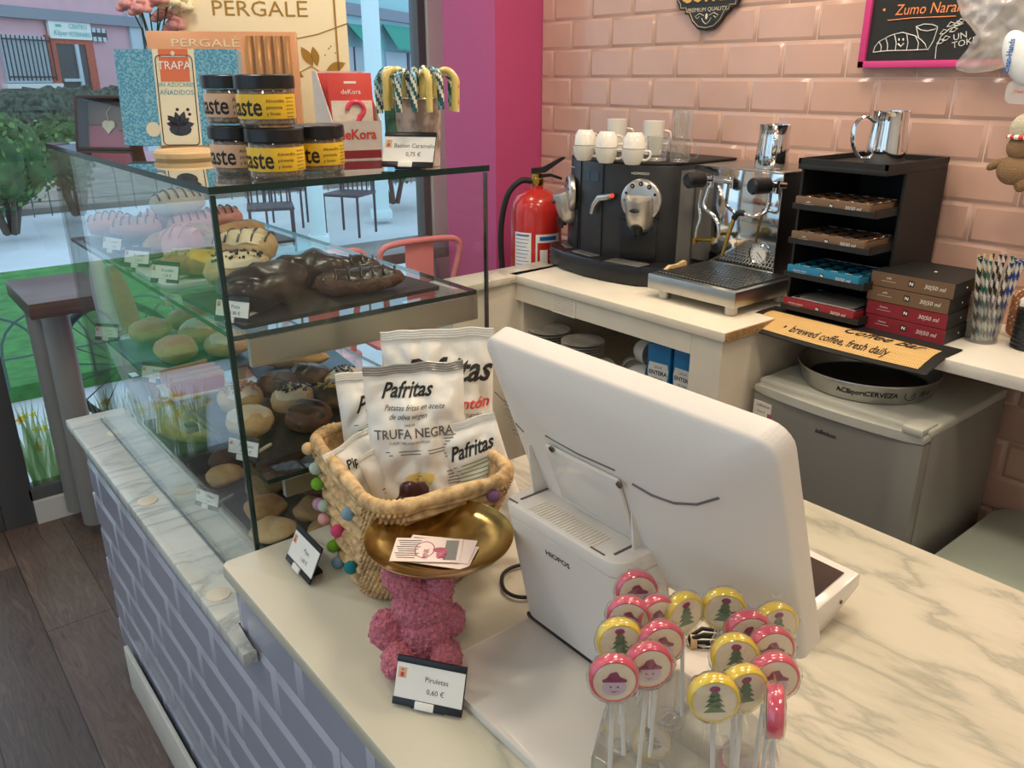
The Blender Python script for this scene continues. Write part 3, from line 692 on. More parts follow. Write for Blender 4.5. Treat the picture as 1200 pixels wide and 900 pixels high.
price_tag('price tag reading Pipas 1,60 € at the left foot of the straw basket', (PZ(349, 672, ZN).x, PZ(349, 672, ZN).y, ZN-.0005), R(-92), 'Pipas', '1,60 €', wd=.0875, roll=0)
price_tag('price tag reading Baston Caramelo 0,75 € on the case top under the candy canes', (.712, 1.143, CT), atan2(-.076, .056), 'Baston Caramelo', '0,75 €', wd=.088, sz=.0098)
for i, (x, y, z, a, nm) in enumerate([(123,300,S1,-70,'on the upper glass shelf, farthest along the row'),(146,318,S1,-60,'on the upper shelf, second from the far end'),(174,338,S1,-60,'on the upper shelf beside the sandwiches'),(250,385,S1,-60,'on the upper shelf in front of the pale board'),(120,402,S2,-50,'on the lower glass shelf, farthest away'),(173,452,S2,-55,'on the lower shelf beside the wafer pack'),(272,545,S2,-62,'on the lower shelf nearest the case corner'),(222,604,S0,-68,'down on the case floor by the cookies')]):
    p = PZ(x, y, z); wd = .062
    price_tag('small white price tag '+nm, (max(p.x, .418), min(max(p.y, 1.18), 2.10), z), R(a), ['Croissant','Bocadillo','Bocadillo','Pasta','Donut','Berlina','Mix Pasta','Galletas'][i], ['1,20 €','1,50 €','1,50 €','1,80 €','1,20 €','1,50 €','12,00 €','1,00 €'][i], wd=wd, tilt=-.3, group=None, pin=True, sz=.0075)
# ------------------------------------------------------------------ pastries
def put(root, loc, rot=0): root.location = loc; root.rotation_euler = (0,0,rot); return root
def loaf(name, label, cat, loc, rot, L, w_, h, m, top=None, topm=None, stripes=None, crumbs=None, seed=0, group=None, amp=.006, curve=0, filling=None):
    t = thing(name, label, cat, loc, rot, group); b = B()
    def f(u, v, k=1.0, dz=0):
        a = v*2*pi; x = (u-.5)*L; q = max(0, 1-abs(2*u-1)**2.6)**.5*k+.02
        y = cos(a)*w_/2*q; z = h*.5+sin(a)*h/2*q
        n_ = noise.noise(V((x*40+seed*5, y*40, z*40)))*amp
        return V((x, y+curve*((2*u-1)**2), max(z+n_+dz, .0)))
    b.grid(lambda u, v: f(v, u), 20, 16, cu=True); b.build('dough', m, t, smooth=70)
    if top:
        b = B(); rnd = random.Random(seed)
        def g(u, v):
            x = (u-.5)*L*.9; q = max(0, 1-abs(2*u-1)**2.6)**.5; a = pi*(.12+.76*v); 
            jag = .0035*noise.noise(V((x*60+seed, v*5, 3)))
            y = cos(a)*w_/2*q*1.02; z = h*.5+sin(a)*h/2*q*1.0+.0025+noise.noise(V((x*40+seed*5, y*40, z0_*40)))*amp
            return V((x, y+curve*((2*u-1)**2), max(z+jag, h*.3)))
        z0_ = h*.8; b.grid(g, 18, 12)
        b.build('icing', top, t, smooth=70)
    if stripes:
        b = B()
        for i in range(stripes[0]):
            x = (-.38+.76*i/(stripes[0]-1))*L; q = max(0, 1-abs(2*x/L)**2.6)**.5
            b.tube([(x+.006*cos(a), cos(a)*w_/2*q*1.0+curve*((2*x/L)**2), h*.5+sin(a)*h/2*q+.004) for a in [pi*(.15+.7*k/8) for k in range(9)]], .0022, 5)
        b.build('stripe', stripes[1], t)
    if crumbs:
        b = B(); rnd = random.Random(seed+1)
        for i in range(crumbs[0]):
            u = rnd.uniform(-.36,.36); a = pi*rnd.uniform(.28,.72); q = max(0, 1-abs(2*u)**2.6)**.5
            b.box((u*L, cos(a)*w_/2*q+curve*((2*u)**2), h*.5+sin(a)*h/2*q+.0045), [rnd.uniform(.002,.005)]*3, None)
        b.build('topping', crumbs[1], t)
    if filling:
        b = B(); b.grid(lambda u, v: f(v, u, 1.05)*1.0 if False else V(((v-.5)*L*.9, cos(u*2*pi)*w_*.53*max(0,1-abs(2*v-1)**2.6)**.5+curve*((2*v-1)**2), h*.45+sin(u*2*pi)*h*.09)), 16, 12, cu=True); b.build('filling', filling, t, smooth=70)
    return t
def at(px, py, z, ox=0): p = PZ(px, py, z); return (min(max(p.x, CX0+.05), CX1-.03), min(max(p.y, CY0+.05), CY1-.05), z)
# slates and boards
def slab_thing(name, label, cat, c, d, rot, m, bev=.001, r=.006):
    b = B(); b.prism(rrect(d[0], d[1], r), 0, d[2], bev=bev); o = b.build(name, m); o.location = c; o.rotation_euler = (0,0,rot); return tag(o, label, cat)
slab_thing('slate_tray', 'black slate tray under the chocolate pastries on the upper shelf', 'tray', (.60, 1.285, S1), (.37, .24, .007), R(3), 'slate')
slab_thing('serving_board', 'pale grey board on the upper shelf behind a price tag', 'board', (.52, 1.58, S1), (.22, .20, .007), R(0), 'board_white', r=.02)
slab_thing('slate_tray', 'black slate tray under the pastries at the far end of the upper shelf', 'tray', (.60, 1.92, S1), (.38, .32, .006), 0, 'slate')
slab_thing('slate_tray', 'blue-tinted slate tray under the almond bar on the lower shelf', 'tray', (.70, 1.60, S2), (.20, .15, .006), R(-8), 'slate_blue')
slab_thing('slate_tray', 'dark slate tray under the chocolate doughnuts on the lower shelf', 'tray', (.61, 1.34, S2), (.36, .30, .006), 0, 'slate')
slab_thing('slate_tray', 'blue slate tray under the iced buns on the lower shelf', 'tray', (.55, 1.86, S2), (.26, .36, .006), 0, 'slate_blue')
slab_thing('baking_tray', 'dark tray holding the biscuits on the case floor', 'tray', (.63, 1.58, S0-.001), (.36, .82, .005), 0, 'slate')
u1z = S1+.007
# upper shelf, seen through the side glass
loaf('chocolate_croissant', 'big dark chocolate croissant at the front corner of the upper shelf', 'pastry', (.495, 1.24, u1z), R(20), .17, .10, .068, 'chocolate', seed=3, amp=.012)
loaf('chocolate_croissant', 'second dark chocolate croissant lying behind the big one', 'pastry', (.60, 1.30, u1z), R(-15), .14, .085, .065, 'chocolate', seed=4, amp=.012)
loaf('chocolate_eclair', 'long glossy chocolate eclair at the right end of the upper shelf', 'pastry', (.655, 1.215, u1z), R(-12), .165, .055, .042, 'dough_dark', top='chocolate', stripes=(7, 'chocolate'), seed=5, curve=.006)
loaf('chocolate_eclair', 'glossy chocolate eclair behind the longer one', 'pastry', (.68, 1.315, u1z), R(-10), .14, .052, .042, 'dough_dark', top='chocolate', stripes=(6, 'chocolate'), seed=6, curve=.006)
loaf('iced_doughnut', 'cream iced doughnut with dark crumbs above the chocolate croissant', 'doughnut', (.515, 1.40, u1z), R(-20), .12, .10, .058, 'dough_light', top='icing_cream', crumbs=(60, 'chocolate'), seed=7)
loaf('fruit_bun', 'small bun with yellow custard near the case corner', 'bun', (.50, 1.52, u1z+.001), R(-20), .09, .07, .045, 'dough', top='icing_yellow', seed=8)
loaf('pink_bun', 'coral pink bun standing tall behind the yellow one', 'bun', (.50, 1.64, u1z), R(-40), .08, .07, .075, 'icing_pink', stripes=(4, 'icing_pink'), seed=9)
# front glass, upper shelf
for i, (x, y, dz, L) in enumerate([(.47, 2.06, 0, .10), (.50, 1.96, 0, .11), (.58, 2.05, 0, .11), (.62, 1.94, 0, .12), (.70, 1.99, 0, .12)]):
    loaf('pink_croissant', 'pink striped croissant '+['at the far front corner','second along the front','in the back row far end','in the middle of the back row','at the inner end of the row'][i]+' of the upper shelf', 'croissant', (x, y, S1+.006+dz), R(-20+i*7), L, .07, .055, 'icing_pink', stripes=(6, 'dough_dark'), seed=20+i, amp=.008, group='pink striped croissants')
loaf('striped_pastry', 'large pink and cream striped pastry on top of the croissant row', 'pastry', (.60, 1.965, S1+.052), R(10), .13, .085, .06, 'icing_white', stripes=(6, 'dough_dark'), seed=31)
loaf('baguette_sandwich', 'long tan baguette roll behind the cream doughnut', 'sandwich', (.545, 1.80, u1z-.007), R(35), .22, .07, .055, 'dough', seed=32, filling='icing_yellow')
loaf('baguette_sandwich', 'long baguette roll lying deeper in the upper shelf', 'sandwich', (.65, 1.77, u1z-.007), R(35), .22, .07, .055, 'dough', seed=33, filling='bush_leaf')
loaf('iced_doughnut', 'large cream doughnut with dark glaze streaks beside the pale board', 'doughnut', (.60, 1.58, u1z), R(-30), .13, .11, .065, 'dough_light', top='icing_cream', stripes=(5, 'chocolate'), seed=35)
loaf('seeded_bun', 'small bun topped with chopped nuts on the pale board', 'bun', (.47, 1.555, u1z), R(-20), .085, .08, .042, 'dough', crumbs=(70, 'icing_cream'), seed=36)
# lower shelf
z2 = S2+.006
loaf('almond_bar', 'tan almond pastry bar on the blue slate', 'pastry', (.69, 1.60, z2), R(-28), .15, .045, .03, 'dough', crumbs=(50, 'dough_light'), seed=40)
dn = [(.50,1.43,'icing_white','pink_tile','white iced doughnut with pale sprinkles by the front glass'),(.585,1.45,'chocolate',None,'dark chocolate doughnut, farthest back left of the cluster'),(.655,1.455,'chocolate',None,'glossy chocolate doughnut beside the almond bar slate'),(.70,1.385,'icing_cream','chocolate','cream doughnut topped with dark crumbs, nearest the basket'),(.575,1.36,'icing_cream','chocolate','cream and black crumb doughnut in the middle of the cluster'),(.645,1.335,'chocolate_green','icing_yellow','dark green-brown glazed doughnut with yellow flecks'),(.56,1.265,'chocolate',None,'black chocolate doughnut at the front of the lower shelf'),(.47,1.31,'icing_cream',None,'plain cream iced doughnut near the case corner')]
for i, (x, y, ic, cr, lb) in enumerate(dn):
    loaf('iced_doughnut', lb, 'doughnut', (x, y, z2), R(i*37), .085, .08, .048, 'dough_dark' if 'choc' in ic else 'dough_light', top=ic, crumbs=(45, cr) if cr else None, seed=50+i)
for i, (x, y) in enumerate([(.50,1.98),(.585,1.90),(.50,1.80),(.60,1.76),(.60,2.02)]):
    loaf('iced_bun', ['pale iced bun at the far corner of the lower shelf','pale iced bun in the middle of the far slate','pale iced bun near the front glass on the lower shelf','pale iced bun nearest the almond bar','pale iced bun at the back far end of the lower shelf'][i], 'bun', (x, y, z2), R(i*50), .10, .085, .055, 'dough_light', top='icing_white' if i % 2 else 'icing_pink', seed=70+i)
b = B()
for k in range(9): b.mi = k % 3; b.box((0.0+.002*(k%2), -.04+k*.010, .018+.004*(k%3)), (.10, .008, .03), M.Rotation(.12*(k%3-1), 4, 'Z'), bev=.002)
b.mi = 3; b.box((0, 0, .003), (.12, .11, .004), bev=.001)
o = b.build('wafer_pack', ['red_ink', 'dough_light', 'icing_pink', 'icing_white']); o.location = (.475, 1.615, S2+.001) ; tag(o, 'open pack of red and tan wafers on the lower shelf', 'wafers')
# case floor
def bagmesh(name, label, loc, rot, w_, h, t_, m, cat='bag'):
    b = B(); b.sph((0,0,t_/2), (w_/2, h/2, t_/2), amp=.02, fr=30, zmin=-t_/2, seg=20, rings=12); o = b.build(name, m, smooth=70); o.location = loc; o.rotation_euler = (0,0,rot); return tag(o, label, cat)
mat('cello', (.50,.42,.10), .2, bump=.8, bscale=60, var=.5, vscale=25, coat=.6)
bagmesh('pasta_bag', 'yellow-green cellophane bag lying on the case floor', (.53, 1.80, S0+.004), .3, .17, .22, .11, 'cello')
for i, (x, y, m_, L, lb) in enumerate([(.55,1.62,'dough_dark',.17,'dark long loaf next to the cellophane bag'),(.60,1.53,'dough_dark',.18,'dark long loaf in the middle of the case floor'),(.54,1.46,'nuts',.11,'crumbly dark nut cookie'),(.50,1.365,'dough',.085,'round golden brown cookie near the front glass'),(.57,1.30,'dough',.08,'round tan cookie close to the side glass'),(.475,1.275,'dough_light',.085,'pale round cookie at the near front corner'),(.64,1.38,'dough_dark',.16,'dark loaf behind the tan cookies'),(.49,1.545,'dough_light',.08,'pale cookie by the front glass half way along'),(.66,1.25,'dough',.09,'brown cookie nearest the straw basket'),(.73,1.32,'dough_dark',.14,'dark loaf at the back of the case floor'),(.555,1.21,'dough',.08,'tan cookie right behind the side glass')]):
    loaf('cookie' if L < .12 else 'chocolate_loaf', lb, 'cookie' if L < .12 else 'loaf', (x, y, S0+.004), R(20+i*23 if L < .12 else 30), L, .078, .032 if L < .12 else .055, m_, seed=90+i, amp=.007)
# ================================================================== ON TOP OF THE CASE
ZT = CT
def carton(name, label, cat, p0, p1, h, th, m, lean=0, mside=None):
    d = V((p1[0]-p0[0], p1[1]-p0[1], 0)); a = atan2(d.y, d.x); wd = d.length
    t = thing(name, label, cat, (p0[0]+d.x/2, p0[1]+d.y/2, p0[2] if len(p0) > 2 else ZT), a)
    mm = M.Rotation(lean, 4, 'X'); b = B(); b.mx = mm; b.box((0, th/2, h/2), (wd, th, h), bev=.001); 
    b.build('box', m, t); return t, wd, mm
# cream box at the back
q0, q1 = PZ(222, 163, ZT), PZ(411, 160, ZT)
t, wd, mm = carton('chocolate_box', 'large cream chocolate box lettered PERGALĖ, tallest at the back of the case top', 'box', (q0.x, q0.y-.02), (q1.x, q1.y-.02), .36, .035, 'cream_card', lean=-.04)
b = B(); b.mx = mm; b.text('PERGALĖ', .047, front(-.005, -.0008, .288), sx=1.15); 
b.box((.165, -.0006, .2), (.0045, .0008, .33)); b.tube([(-.02, -.0008, .215), (.05, -.0008, .222), (.12, -.0008, .236), (.195, -.0008, .262)], .0011, 4)
b.tube([(.02, -.0008, .09), (.06, -.0008, .145), (.10, -.0008, .165), (.125, -.0008, .15)], .0012, 4)
def leaf(b, x, z, a, L, y=-.001):
    pts = [(x+L*k/6*cos(a)-(w_:=.22*L*sin(pi*k/6))*sin(a), y, z+L*k/6*sin(a)+w_*cos(a)) for k in range(7)]+[(x+L*k/6*cos(a)+(w_:=.22*L*sin(pi*k/6))*sin(a), y, z+L*k/6*sin(a)-w_*cos(a)) for k in range(5, 0, -1)]
    b.poly(pts, [tuple(range(12))])
for x, z, a, L in ((.105,.165,2.1,.05),(.115,.165,1.75,.045),(.135,.155,.35,.05),(.08,.14,2.6,.045),(.125,.12,.1,.04),(.06,.10,2.3,.05)): leaf(b, x, z, a, L)
for x, z in ((.145,.205),(.16,.195),(.135,.19),(.15,.21)): b.sph((x, -.0006, z), (.002,.0006,.002), seg=6, rings=4)
b.build('lettering', 'gold_ink', t)
# orange box
q0, q1 = PZ(188, 170, ZT), PZ(357, 168, ZT)
t, wd, mm = carton('chocolate_box', 'orange chocolate box lettered PERGALĖ behind the blue box', 'box', (q0.x, q0.y), (q1.x, q1.y), .232, .03, 'orange_card', lean=-.05)
b = B(); b.mx = mm; b.text('PERGALĖ', .022, front(-.034, -.0010, .208), sx=1.6); b.build('lettering', 'cream_card', t)
b = B(); b.mx = mm
for i in range(5): b.box((.052+i*.0205, -.0012, .116), (.0145, .0024, .215), bev=.0005)
b.build('stripe_panel', 'copper_bar', t)
b = B(); b.mx = mm
for i in range(4): b.box((.0625+i*.0205, -.0006, .116), (.005, .0016, .215))
b.build('dark_stripe', 'brown_bar', t)
# blue box on a wooden board
wb = thing('wooden_board', 'small round wooden board under the blue chocolate box', 'board', (.505, 1.565, ZT), 0)
b = B(); b.lathe([(.052,0),(.056,.004),(.056,.012),(.052,.016)], (0,0,0), 36); b.build('disc', 'pale_wood', wb)
q0, q1 = V((.45, 1.723, 0)), V((.608, 1.594, 0))
q0, q1 = V((.443, 1.72, 0)), V((.620, 1.575, 0))
t, wd, mm = carton('chocolate_box', 'blue patterned chocolate box lettered TRAPA with a white centre panel', 'box', (q0.x, q0.y, ZT+.017), (q1.x, q1.y), .172, .026, 'blue_box_side', lean=-.10)
h = .172
b = B(); b.mx = mm; b.box((-wd*.34, -.0006, h/2), (wd*.32, .0012, h)); b.box((wd*.32, -.0006, h/2), (wd*.36, .0012, h)); b.build('blue_panel', 'blue_pattern', t)
b = B(); b.mx = mm; b.box((-wd*.02, -.0008, h/2), (wd*.34, .0012, h)); b.build('white_panel', 'cream_card', t)
b = B(); b.mx = mm; b.box((-wd*.02, -.0012, h*.835), (wd*.24, .0014, h*.33)); lp_ = b.build('logo_panel', 'red_orange', t)
b = B(); b.mx = mm; b.text('TRAPA', .0205, front(-wd*.02, -.0024, h*.83)); b.box((-wd*.02, -.0024, h*.925), (wd*.20, .0006, .0012)); b.build('logo_lettering', 'white_ink', lp_)
b = B(); b.mx = mm
b.text('SIN AZÚCARES', .0105, front(-wd*.02, -.0018, h*.635)); b.text('AÑADIDOS', .0125, front(-wd*.02, -.0018, h*.555)); b.build('lettering', 'teal_plain', t)
b = B(); b.mx = mm; P_ = rrect(wd*.30, h*.93, .008, -wd*.02, h*.47)
b.tube([(x, -.0018, z) for x, z in P_], .0009, 4, closed=True)
for a, L in ((.7,.025),(1.2,.03),(1.8,.028),(2.4,.03),(2.9,.026),(.2,.028)): leaf(b, -wd*.02, h*.20, a, L, -.0022)
b.sph((-wd*.02, -.0014, h*.17), (.022, .0008, .012), seg=14, rings=6)
for k in range(5): b.sph((-wd*.02+.02*cos(k*1.7), -.0014, h*.33+.01*sin(k*2.1)), (.0035,.0008,.003), seg=8, rings=4)
b.build('chocolate_picture', 'chocolate', t)
b = B(); b.mx = mm; b.lathe([(.0135, -.0005), (.0135, .0012)], (0,0,0), 24, m=T(-wd*.245, -.001, h*.17) @ FR); b.lathe([(.004, 0), (.004, .0012)], (0,0,0), 16, m=T(-wd*.02, -.0026, h*.955) @ FR)
b.build('round_seal', 'icing_cream', t)
# jars
def jar_parts(t, lab='yellow_label'):
    b = B(); b.lathe([(.036,.0),(.0385,.003),(.0395,.006),(.0395,.050),(.037,.054)], (0,0,0), 36); b.build('glass_jar', 'thin_glass', t)
    b = B(); b.lathe([(.034,.003),(.0375,.006),(.0375,.048),(.034,.050)], (0,0,0), 36); b.build('nuts', 'nuts', t)
    b = B(); b.lathe([(.0405,.012),(.0408,.013),(.0408,.044),(.0405,.045)], (0,0,0), 40, cap=False); lb_ = b.build('label_band', lab, t)
    b = B(); b.lathe([(.0415,.052),(.0425,.053),(.0425,.069),(.041,.0705),(.039,.071)], (0,0,0), 40); b.build('lid', 'black_plastic', t)
    def wrap(b, txt, size, ang, z, sx=1, off=0):
        n0 = len(b.bm.verts); b.text(txt, size, M.Identity(4), sx=sx, al='LEFT', off=off); b.bm.verts.ensure_lookup_table()
        bmesh.ops.subdivide_edges(b.bm, edges=[e for e in b.bm.edges if e.verts[0].index >= 0 and e.calc_length() > .006 and e.verts[0] in set(b.bm.verts[n0:])], cuts=2)
        b.bm.verts.ensure_lookup_table()
        for v in b.bm.verts[n0:]:
            a = ang+v.co.x/.0412; zz = v.co.y; v.co = V((.0412*sin(a), -.0412*cos(a), z+zz))
    b = B(); wrap(b, 'picaste', .036, -1.75, .0275, sx=.8, off=.0006)
    n_ = 0
    for k, s_ in enumerate(('Almendra', 'pimienta', 'y limón')): wrap(b, s_, .0068, .32, .036-k*.0085)
    for k in range(6): wrap(b, 'ingredientes', .0035, 1.05, .040-k*.005)
    b.build('lettering', 'ink', lb_)
JR = VF
j0 = thing('nut_jar', 'yellow labelled jar of nuts, nearest on the bottom row', 'jar', (.507, 1.172, ZT), JR, 'black lidded nut jars'); jar_parts(j0)
pj_ = dup(j0, (.503, 1.180, ZT+.0715), JR-.05, 'yellow labelled jar of nuts stacked on top of the nearest one')
dup(j0, (.594, 1.213, ZT), JR+.1, 'yellow labelled jar of nuts at the right end of the row')
j1 = thing('nut_jar', 'peach labelled jar of nuts behind the nearest stack, lower one', 'jar', (.487, 1.262, ZT), JR, 'black lidded nut jars'); jar_parts(j1, 'peach_label')
dup(j1, (.489, 1.270, ZT+.0715), JR-.02, 'peach labelled jar of nuts behind the nearest stack, upper one')
# deKora display box
t = thing('candle_display', 'grey cardboard display box lettered deKora full of red packets', 'display box', (.752, 1.405, ZT), VF+.45)
sd = [(-.045,.0),(-.045,.055),(-.06,.155)]
b = B(); wx, dy = .088, .125
def pl(pts, th=.0015): b.poly(pts, [tuple(range(len(pts)))])
pts = lambda x: [(x, -dy/2, 0), (x, dy/2, 0), (x, dy/2, .150), (x, dy/2-.03, .150), (x, -dy/2, .066)]
for x in (-wx/2, wx/2):
    P1 = pts(x); P2 = [(x+.0015, y, z) for x, y, z in P1]; b.poly(P1+P2, [(0,1,2,3,4), (9,8,7,6,5)]+[(i,(i+1)%5,5+(i+1)%5,5+i) for i in range(5)])
b.box((0, -dy/2, .033), (wx, .0015, .066)); b.box((0, dy/2, .075), (wx, .0015, .150)); b.box((0, 0, .001), (wx, dy, .002)); b.build('carton', 'dekora_paper', t)
b = B(); b.box((0, -dy/2-.001, .0095), (wx-.004, .001, .014)); b.build('band', 'maroon', t)
b = B(); b.text('deKora', .024, front(0, -dy/2-.0014, .043), off=.0006, sx=.95); b.text('deKora', .016, T(-wx/2-.001, -.015, .05) @ rz(-pi/2) @ FR, off=.0004, sx=.9); b.build('lettering', 'red_ink', t)
for k in range(6):
    pk = thing('candle_packet', 'red and cream number candle packet, '+['frontmost with its candle showing','second from the front','third from the front','third from the back','second from the back','rearmost'][k]+' in the display box', 'packet', (t.location.x, t.location.y, ZT+.003), VF+.45, 'red candle packets in the display box')
    b = B(); mm = T(0, -.045+k*.018, 0) @ M.Rotation(-.10, 4, 'X'); b.mx = mm; b.box((0, 0, .073), (.080, .003, .142), bev=.0008); b.build('card', 'dekora_red', pk)
    if k == 0:
        b = B(); b.mx = mm; b.box((0, -.0022, .060), (.074, .0012, .075)); b.build('window', 'icing_white', pk)
        b = B(); b.mx = mm; b.tube([(.006+.015*cos(a), -.004, .082+.013*sin(a)) for a in [pi-k_*pi*1.35/12 for k_ in range(13)]]+[(.006, -.004, .055), (.006, -.004, .04)], .0045, 8); b.build('candle', 'lolly_pink', pk)
        b = B(); b.mx = mm; b.box((0, -.0018, .128), (.022, .0006, .004)); b.text('deKora', .012, front(.0, -.0022, .112)); b.build('print', 'white_ink', pk)
# bucket of candy canes
bk = thing('metal_bucket', 'printed floral bucket holding candy canes at the case corner', 'bucket', (.765, 1.185, ZT), 0)
b = B(); b.lathe([(.032,0),(.033,.001),(.0385,.105),(.0395,.107),(.0385,.108),(.0365,.105),(.031,.004)], (0,0,0), 36, cap=False); b.lathe([(.031,.002),(.031,.004)], (0,0,0), 30); b.build('body', 'bucket_print', bk)
b = B(); b.tube([(.0388*cos(a), .0388*sin(a), .107) for a in [k*2*pi/36 for k in range(36)]], .0014, 6, closed=True); b.build('rim', 'brushed_steel', bk)
def cane(pat, mats):
    pts = [(0, 0, z) for z in [k*.006 for k in range(22)]]; r = .0165
    pts += [(r-r*cos(a), 0, .126+r*sin(a)) for a in [k*pi/14 for k in range(1, 15)]]+[(2*r+.0006*k, 0, .126-k*.006) for k in range(1, 8)]
    b = B(); PATK[0] = 1; b.tube(pts, .0054, 12, pat=pat); return b.build('candy_cane', mats)
pg = [0,0,1,1,2,0,0,1,1,3,0,1]; py_ = [0,0,0,0,0,0,0,1,0,0,0,0]
cg = cane([0,0,1,1,0,0,1,1,1,2,2,1], ['candy_white', 'candy_green', 'candy_blue']); cy = cane([0]*12, ['candy_yellow']); co_ = cane([0,0,0,1,0,0,0,1,0,2,2,0], ['candy_yellow', 'candy_orange', 'candy_white'])
rnd = random.Random(4); N_ = 15
for k in range(N_):
    a = VF-pi/2+k*2*pi/N_; src = [cg, cy, cg, cy, co_, cg, cy, cg, cy, cg, cy, cg, cg, cy, cg][k]
    o = src if src.users_collection and not src.get('label') else src.copy()
    if o is not src: COL.objects.link(o)
    kk = {cg: 'green and white striped', cy: 'plain yellow', co_: 'yellow and orange striped'}[src]
    d = V((cos(a), sin(a), 0)); tilt = rnd.uniform(.04, .16)
    o.rotation_euler = (M.Rotation(a, 3, 'Z') @ M.Rotation(tilt, 3, 'Y')).to_euler(); o.location = V((.765, 1.185, ZT+.006))+d*.014+V((0,0,rnd.uniform(0,.006)))
    sc = 1.0; tag(o, kk+' candy cane hooked at the '+['very front','front right','right front','far right','right side','right rear','rear right','back right','back left','rear left','left rear','left side','far left','left front','front left'][k]+' of the bucket', 'candy cane', 'candy canes in the bucket')
# gift box with clear lid at the far left
t = thing('gift_box', 'dark framed window gift box with pink and brown card inside', 'gift box', (.437, 1.86, ZT), atan2(-.113, .072)+.15)
b = B(); b.mx = M.Rotation(-.22, 4, 'X')
b.mx = M.Rotation(-.22, 4, 'X'); 
for c, d in (((0,.018,.003),(.125,.04,.006)), ((0,.018,.105),(.115,.04,.006)), ((-.06,.018,.054),(.006,.04,.105)), ((.06,.018,.054),(.006,.04,.105)), ((0,.037,.054),(.12,.003,.105))): b.box(c, d, bev=.001)
b.build('frame', 'frame_brown', t)
mm = M.Rotation(-.22, 4, 'X')
b = B(); b.mx = mm; b.box((0,.033,.03),(.112,.004,.046)); b.build('pink_card', 'blush', t); b = B(); b.mx = mm; b.box((0,.033,.078),(.112,.004,.046)); b.build('brown_card', 'brown_card', t)
b = B(); b.mx = mm; b.sph((-.014,.028,.055),(.009,.002,.009),seg=12,rings=8); b.sph((-.002,.028,.055),(.009,.002,.009),seg=12,rings=8); b.poly([(-.021,.027,.052),(.006,.027,.052),(-.008,.027,.036)],[(0,1,2)]); b.tube([(-.008,.028,.06),(-.012,.028,.08),(0,.028,.092)],.0008,5); b.build('heart_tag', 'icing_cream', t)
b = B(); b.mx = mm; b.box((.022,.028,.052),(.018,.004,.016),bev=.001); b.build('clasp', 'brown_bar', t)
b = B(); b.mx = mm; b.box((0,-.001,.054),(.12,.001,.102)); b.build('clear_lid', 'window_glass', t)
# flowers at the top left, standing behind the cream box
fl = thing('flower_bunch', 'bunch of dusty pink and cream flowers leaning left of the cream chocolate box', 'flowers', (.640, 2.105, ZT), 0)
b = B(); b.lathe([(.022,0),(.026,.01),(.020,.12),(.024,.15)], (0,0,0), 24); b.build('vase', 'white_ceramic', fl)
heads = [(PY(x, y, Y_)-V((.640, 2.105, ZT)), m_) for x, y, Y_, m_ in [(150,1,2.06,0),(164,6,2.04,0),(172,-12,2.09,0),(186,-4,2.04,0),(190,14,2.09,0),(204,26,2.06,0),(208,38,2.10,0),(198,-2,2.04,1),(214,4,2.06,1),(156,-22,2.1,0),(210,14,2.12,0)]]
b = B()
for h_, m_ in heads: b.tube([V((0,0,.12)), V((h_.x*.5, h_.y*.5, .24)), h_], .0018, 5)
b.build('stem', 'bush_leaf', fl)
for h_, m_ in heads:
    b = B()
    for k in range(11):
        a = k*2.4; r = .008+.0012*k; b.sph((h_.x+r*cos(a)*.9, h_.y+r*sin(a)*.9, h_.z-.0008*k+.006*sin(a*1.7)), (.011,.011,.009), seg=10, rings=7, amp=.006, fr=90, seed=k)
    b.build('blossom', 'flower_cream' if m_ else 'flower_pink', fl, smooth=70)
# ================================================================== ON THE NEAR WORKTOP
from mathutils.bvhtree import BVHTree
BC = V((.564, .937, ZN)); BR = R(-9)
bkt = thing('straw_basket', 'woven straw basket trimmed with coloured felt balls, full of crisp bags', 'basket', tuple(BC), BR)
def basket_pt(u, z, ins=0.0):     # u 0..1 around, z 0..1 up
    n = 5; w_ = .165+.05*z; d_ = .165+.125*z; r = .045; P = rrect(w_-2*ins, d_-2*ins, r, -.012*(1-z), .004*(1-z), 8)
    k = u*len(P); i = int(k) % len(P); f = k-int(k); a, c = P[i], P[(i+1) % len(P)]
    return a[0]*(1-f)+c[0]*f, a[1]*(1-f)+c[1]*f
HB = .178
def bsurf(u, v):
    x, y = basket_pt(u, v); rows = 15; cols = 44
    ph = 1 if int(v*rows) % 2 else 0; q = .0100*abs(sin(pi*v*rows))*(.35+.65*abs(sin(pi*(u*cols+ph*.5))))
    L = hypot(x, y); zz = v*HB-.012*sin(pi*2*u)*v*0
    return V((x*(1+q/L), y*(1+q/L), zz))
b = B(); b.grid(bsurf, 264, 91, cu=True); b.grid(lambda u, v: V((*basket_pt(u, v, .008), .004+v*(HB-.004))), 48, 6, cu=True)
b.prism([basket_pt(k/48, 0, .006) for k in range(48)], 0, .004); wall_o = b.build('woven_wall', 'straw_weave', bkt, smooth=65)
b = B(); pts = [V((*basket_pt(k/120, 1, .002), HB+.004)) for k in range(120)]
b.tube(pts, [.0085+.0022*abs(sin(k*pi/3)) for k in range(120)], 10, closed=True); b.build('rim', 'straw_weave', bkt, smooth=65)
bm_ = bmesh.new(); bm_.from_mesh(wall_o.data); tree = BVHTree.FromBMesh(bm_); bm_.free()
MB_ = T(*BC) @ rz(BR); MBi = MB_.inverted()
